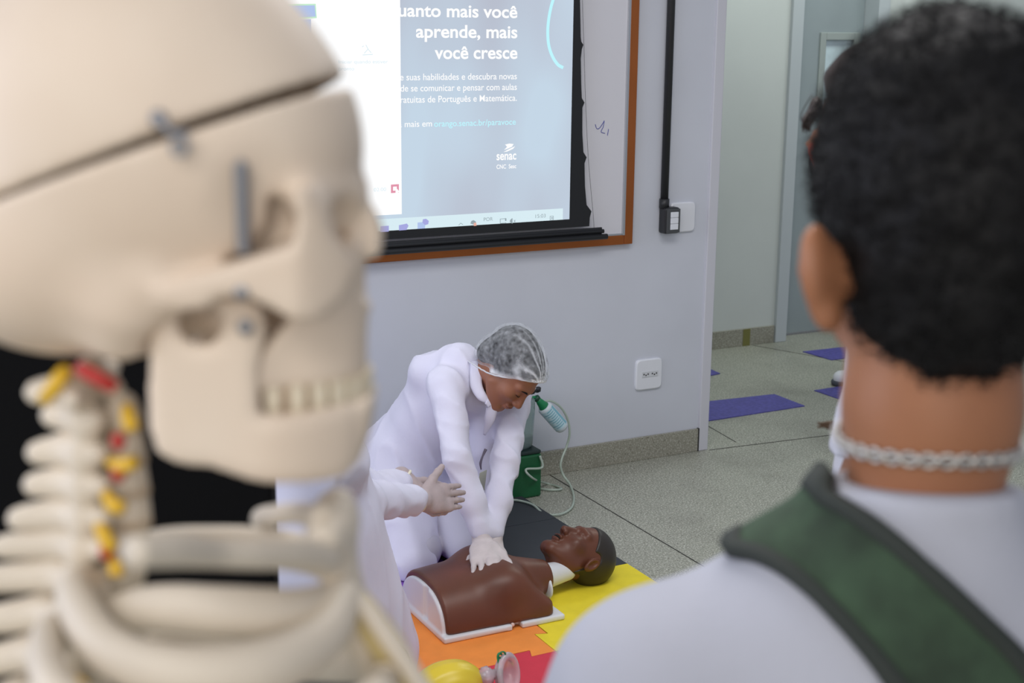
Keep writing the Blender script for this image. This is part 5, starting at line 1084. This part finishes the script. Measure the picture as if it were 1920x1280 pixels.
for q in (((238, 762, 0.024), (242, 785, 0.030), (250, 806, 0.032)), ((205, 866, 0.022), (232, 872, 0.030), (252, 866, 0.034)), ((196, 920, 0.022), (212, 946, 0.032), (232, 952, 0.034)), ((184, 978, 0.022), (196, 1004, 0.032), (212, 1030, 0.034)), ((214, 1050, 0.026), (218, 1066, 0.032), (216, 1080, 0.034)), ((150, 1180, 0.022), (158, 1200, 0.030), (168, 1216, 0.032)), ((140, 1270, 0.022), (150, 1282, 0.030), (160, 1290, 0.032))):
    tb('nerve_root', q, [0.0028, 0.0042, 0.0036], yel_m, n=14)
# breast bone, collar bones, ribs
def manu(p):
    d = rc(p, C3(622, 985), C3(645, 1120), 0.019, 0.017, (1, 0, -0.1), 0.62); d = smin(d, rc((p[0], np.abs(p[1] - Y0), p[2]), A3(*C3(625, 985)) * A3(1, 0, 1) + A3(0, 0.012, 0), A3(*C3(622, 975)) * A3(1, 0, 1) + A3(0, 0.026, 0), 0.013, 0.010), 0.012)
    return smin(d, rc(p, C3(650, 1140), C3(800, 1500), 0.014, 0.013, (1, 0, 0), 0.6), 0.015)
solid('sternum', manu, C3(622, 960) - A3(0.04, 0.06, 0.19), C3(820, 960) + A3(0.03, 0.06, 0.03), 0.004, bone2, sk, level=True)
tb('clavicle', [(615, 972, 0.020), (560, 962, -0.02), (510, 966, -0.06), (490, 972, -0.14), (500, 990, -0.19)], [0.008, 0.006, 0.006, 0.007, 0.006], bone2, n=30)
tb('clavicle', [(610, 1048, 0.030), (560, 1040, 0.06), (480, 1040, 0.09), (400, 1036, 0.11), (320, 1030, 0.14), (250, 1036, 0.16)], [0.009, 0.0075, 0.007, 0.007, 0.008, 0.007], bone2, n=40)
for k, (pa, ra) in enumerate((
    ([(180, 1110, 0.026), (270, 1030, -0.045), (420, 1020, -0.065), (560, 1035, -0.050), (630, 1060, -0.012)], 0.0085),
    ([(180, 1110, 0.026), (140, 1118, 0.050), (200, 1215, 0.085), (320, 1262, 0.100), (480, 1255, 0.090), (600, 1200, 0.055), (645, 1120, 0.014)], 0.0105),
    ([(150, 1180, 0.026), (240, 1150, -0.060), (400, 1140, -0.085), (560, 1150, -0.070), (640, 1130, -0.020)], 0.0095),
    ([(150, 1180, 0.026), (90, 1200, 0.060), (120, 1310, 0.115), (300, 1400, 0.125), (520, 1400, 0.105), (680, 1330, 0.06), (720, 1280, 0.02)], 0.0095),
    ([(120, 1250, 0.026), (260, 1215, -0.075), (430, 1225, -0.10), (600, 1240, -0.085), (700, 1240, -0.025)], 0.0095),
    ([(100, 1330, 0.026), (20, 1360, 0.070), (60, 1470, 0.125), (280, 1560, 0.135), (560, 1560, 0.11), (740, 1480, 0.055)], 0.0095))):
    tb('rib', pa, [ra * 0.9, ra, ra * 1.15, ra], bone2, flat=1.25, fd=(0.0, 0.05, 1.0), n=60)
tb('rib', [(190, 1165, 0.040), (280, 1142, 0.055), (420, 1148, 0.062), (540, 1152, 0.048), (628, 1130, 0.014)], [0.008, 0.011, 0.012, 0.010], bone2, flat=1.2, fd=(0.0, 0.05, 1.0))
tb('costal_cartilage', [(648, 1100, 0.012), (690, 1145, 0.018), (735, 1205, 0.022), (790, 1285, 0.024), (840, 1370, 0.028)], [0.006, 0.007, 0.007, 0.007], bone2, flat=0.7, fd=(1, 0, 0.3))
solid('costal_cartilage', lambda p: smax(poly2(p[0], p[2], P2([(636, 1085), (668, 1100), (705, 1140), (755, 1205), (800, 1285), (850, 1400), (760, 1420), (735, 1300), (712, 1238), (680, 1190), (645, 1150)])), np.abs(p[1] - Y0) - 0.013, 0.006), C3(636, 1085) - A3(0.02, 0.03, 0.11), C3(850, 1085) + A3(0.02, 0.03, 0.02), 0.003, cart, sk, level=True)
tb('costal_cartilage', [(640, 1090, -0.010), (690, 1160, -0.03), (730, 1240, -0.045), (770, 1330, -0.05)], [0.010, 0.012, 0.012, 0.011], cart, flat=0.7, fd=(1, 0, 0.3))
# steel pole and base carrying the skeleton
pb_ = C3(110, 1420); px_, pz_ = pb_[0] - 0.005, pb_[2]
V, Fq = tube_geo([A3(px_, Y0 + 0.02, 0.06), A3(px_, Y0 + 0.02, pz_ + 0.02)], 0.010, 12); link('stand_pole', room(V), Fq, steel, sk)
V, Fq = tube_geo([A3(px_, Y0 + 0.02, pz_ - 0.04), A3(px_ + 0.01, Y0, pz_ + 0.02)], 0.008, 10); link('stand_hook', room(V), Fq, steel, sk)
for i in range(5):
    a = 6.283 * i / 5 + 0.3; e_ = A3(px_ + 0.28 * math.cos(a), Y0 + 0.02 + 0.28 * math.sin(a), 0.055); V, Fq = tube_geo([A3(px_, Y0 + 0.02, 0.075), e_], [0.015, 0.010], 10); link('stand_leg', room(V), Fq, M['dark_plastic'], sk)
    V, Fq = lathe_geo([(0.018, -0.010), (0.024, -0.006), (0.024, 0.006), (0.018, 0.010)], e_ + A3(0, 0, -0.031), (math.sin(a), -math.cos(a), 0), 16); link('caster', room(V), Fq, M['dark_plastic'], sk)
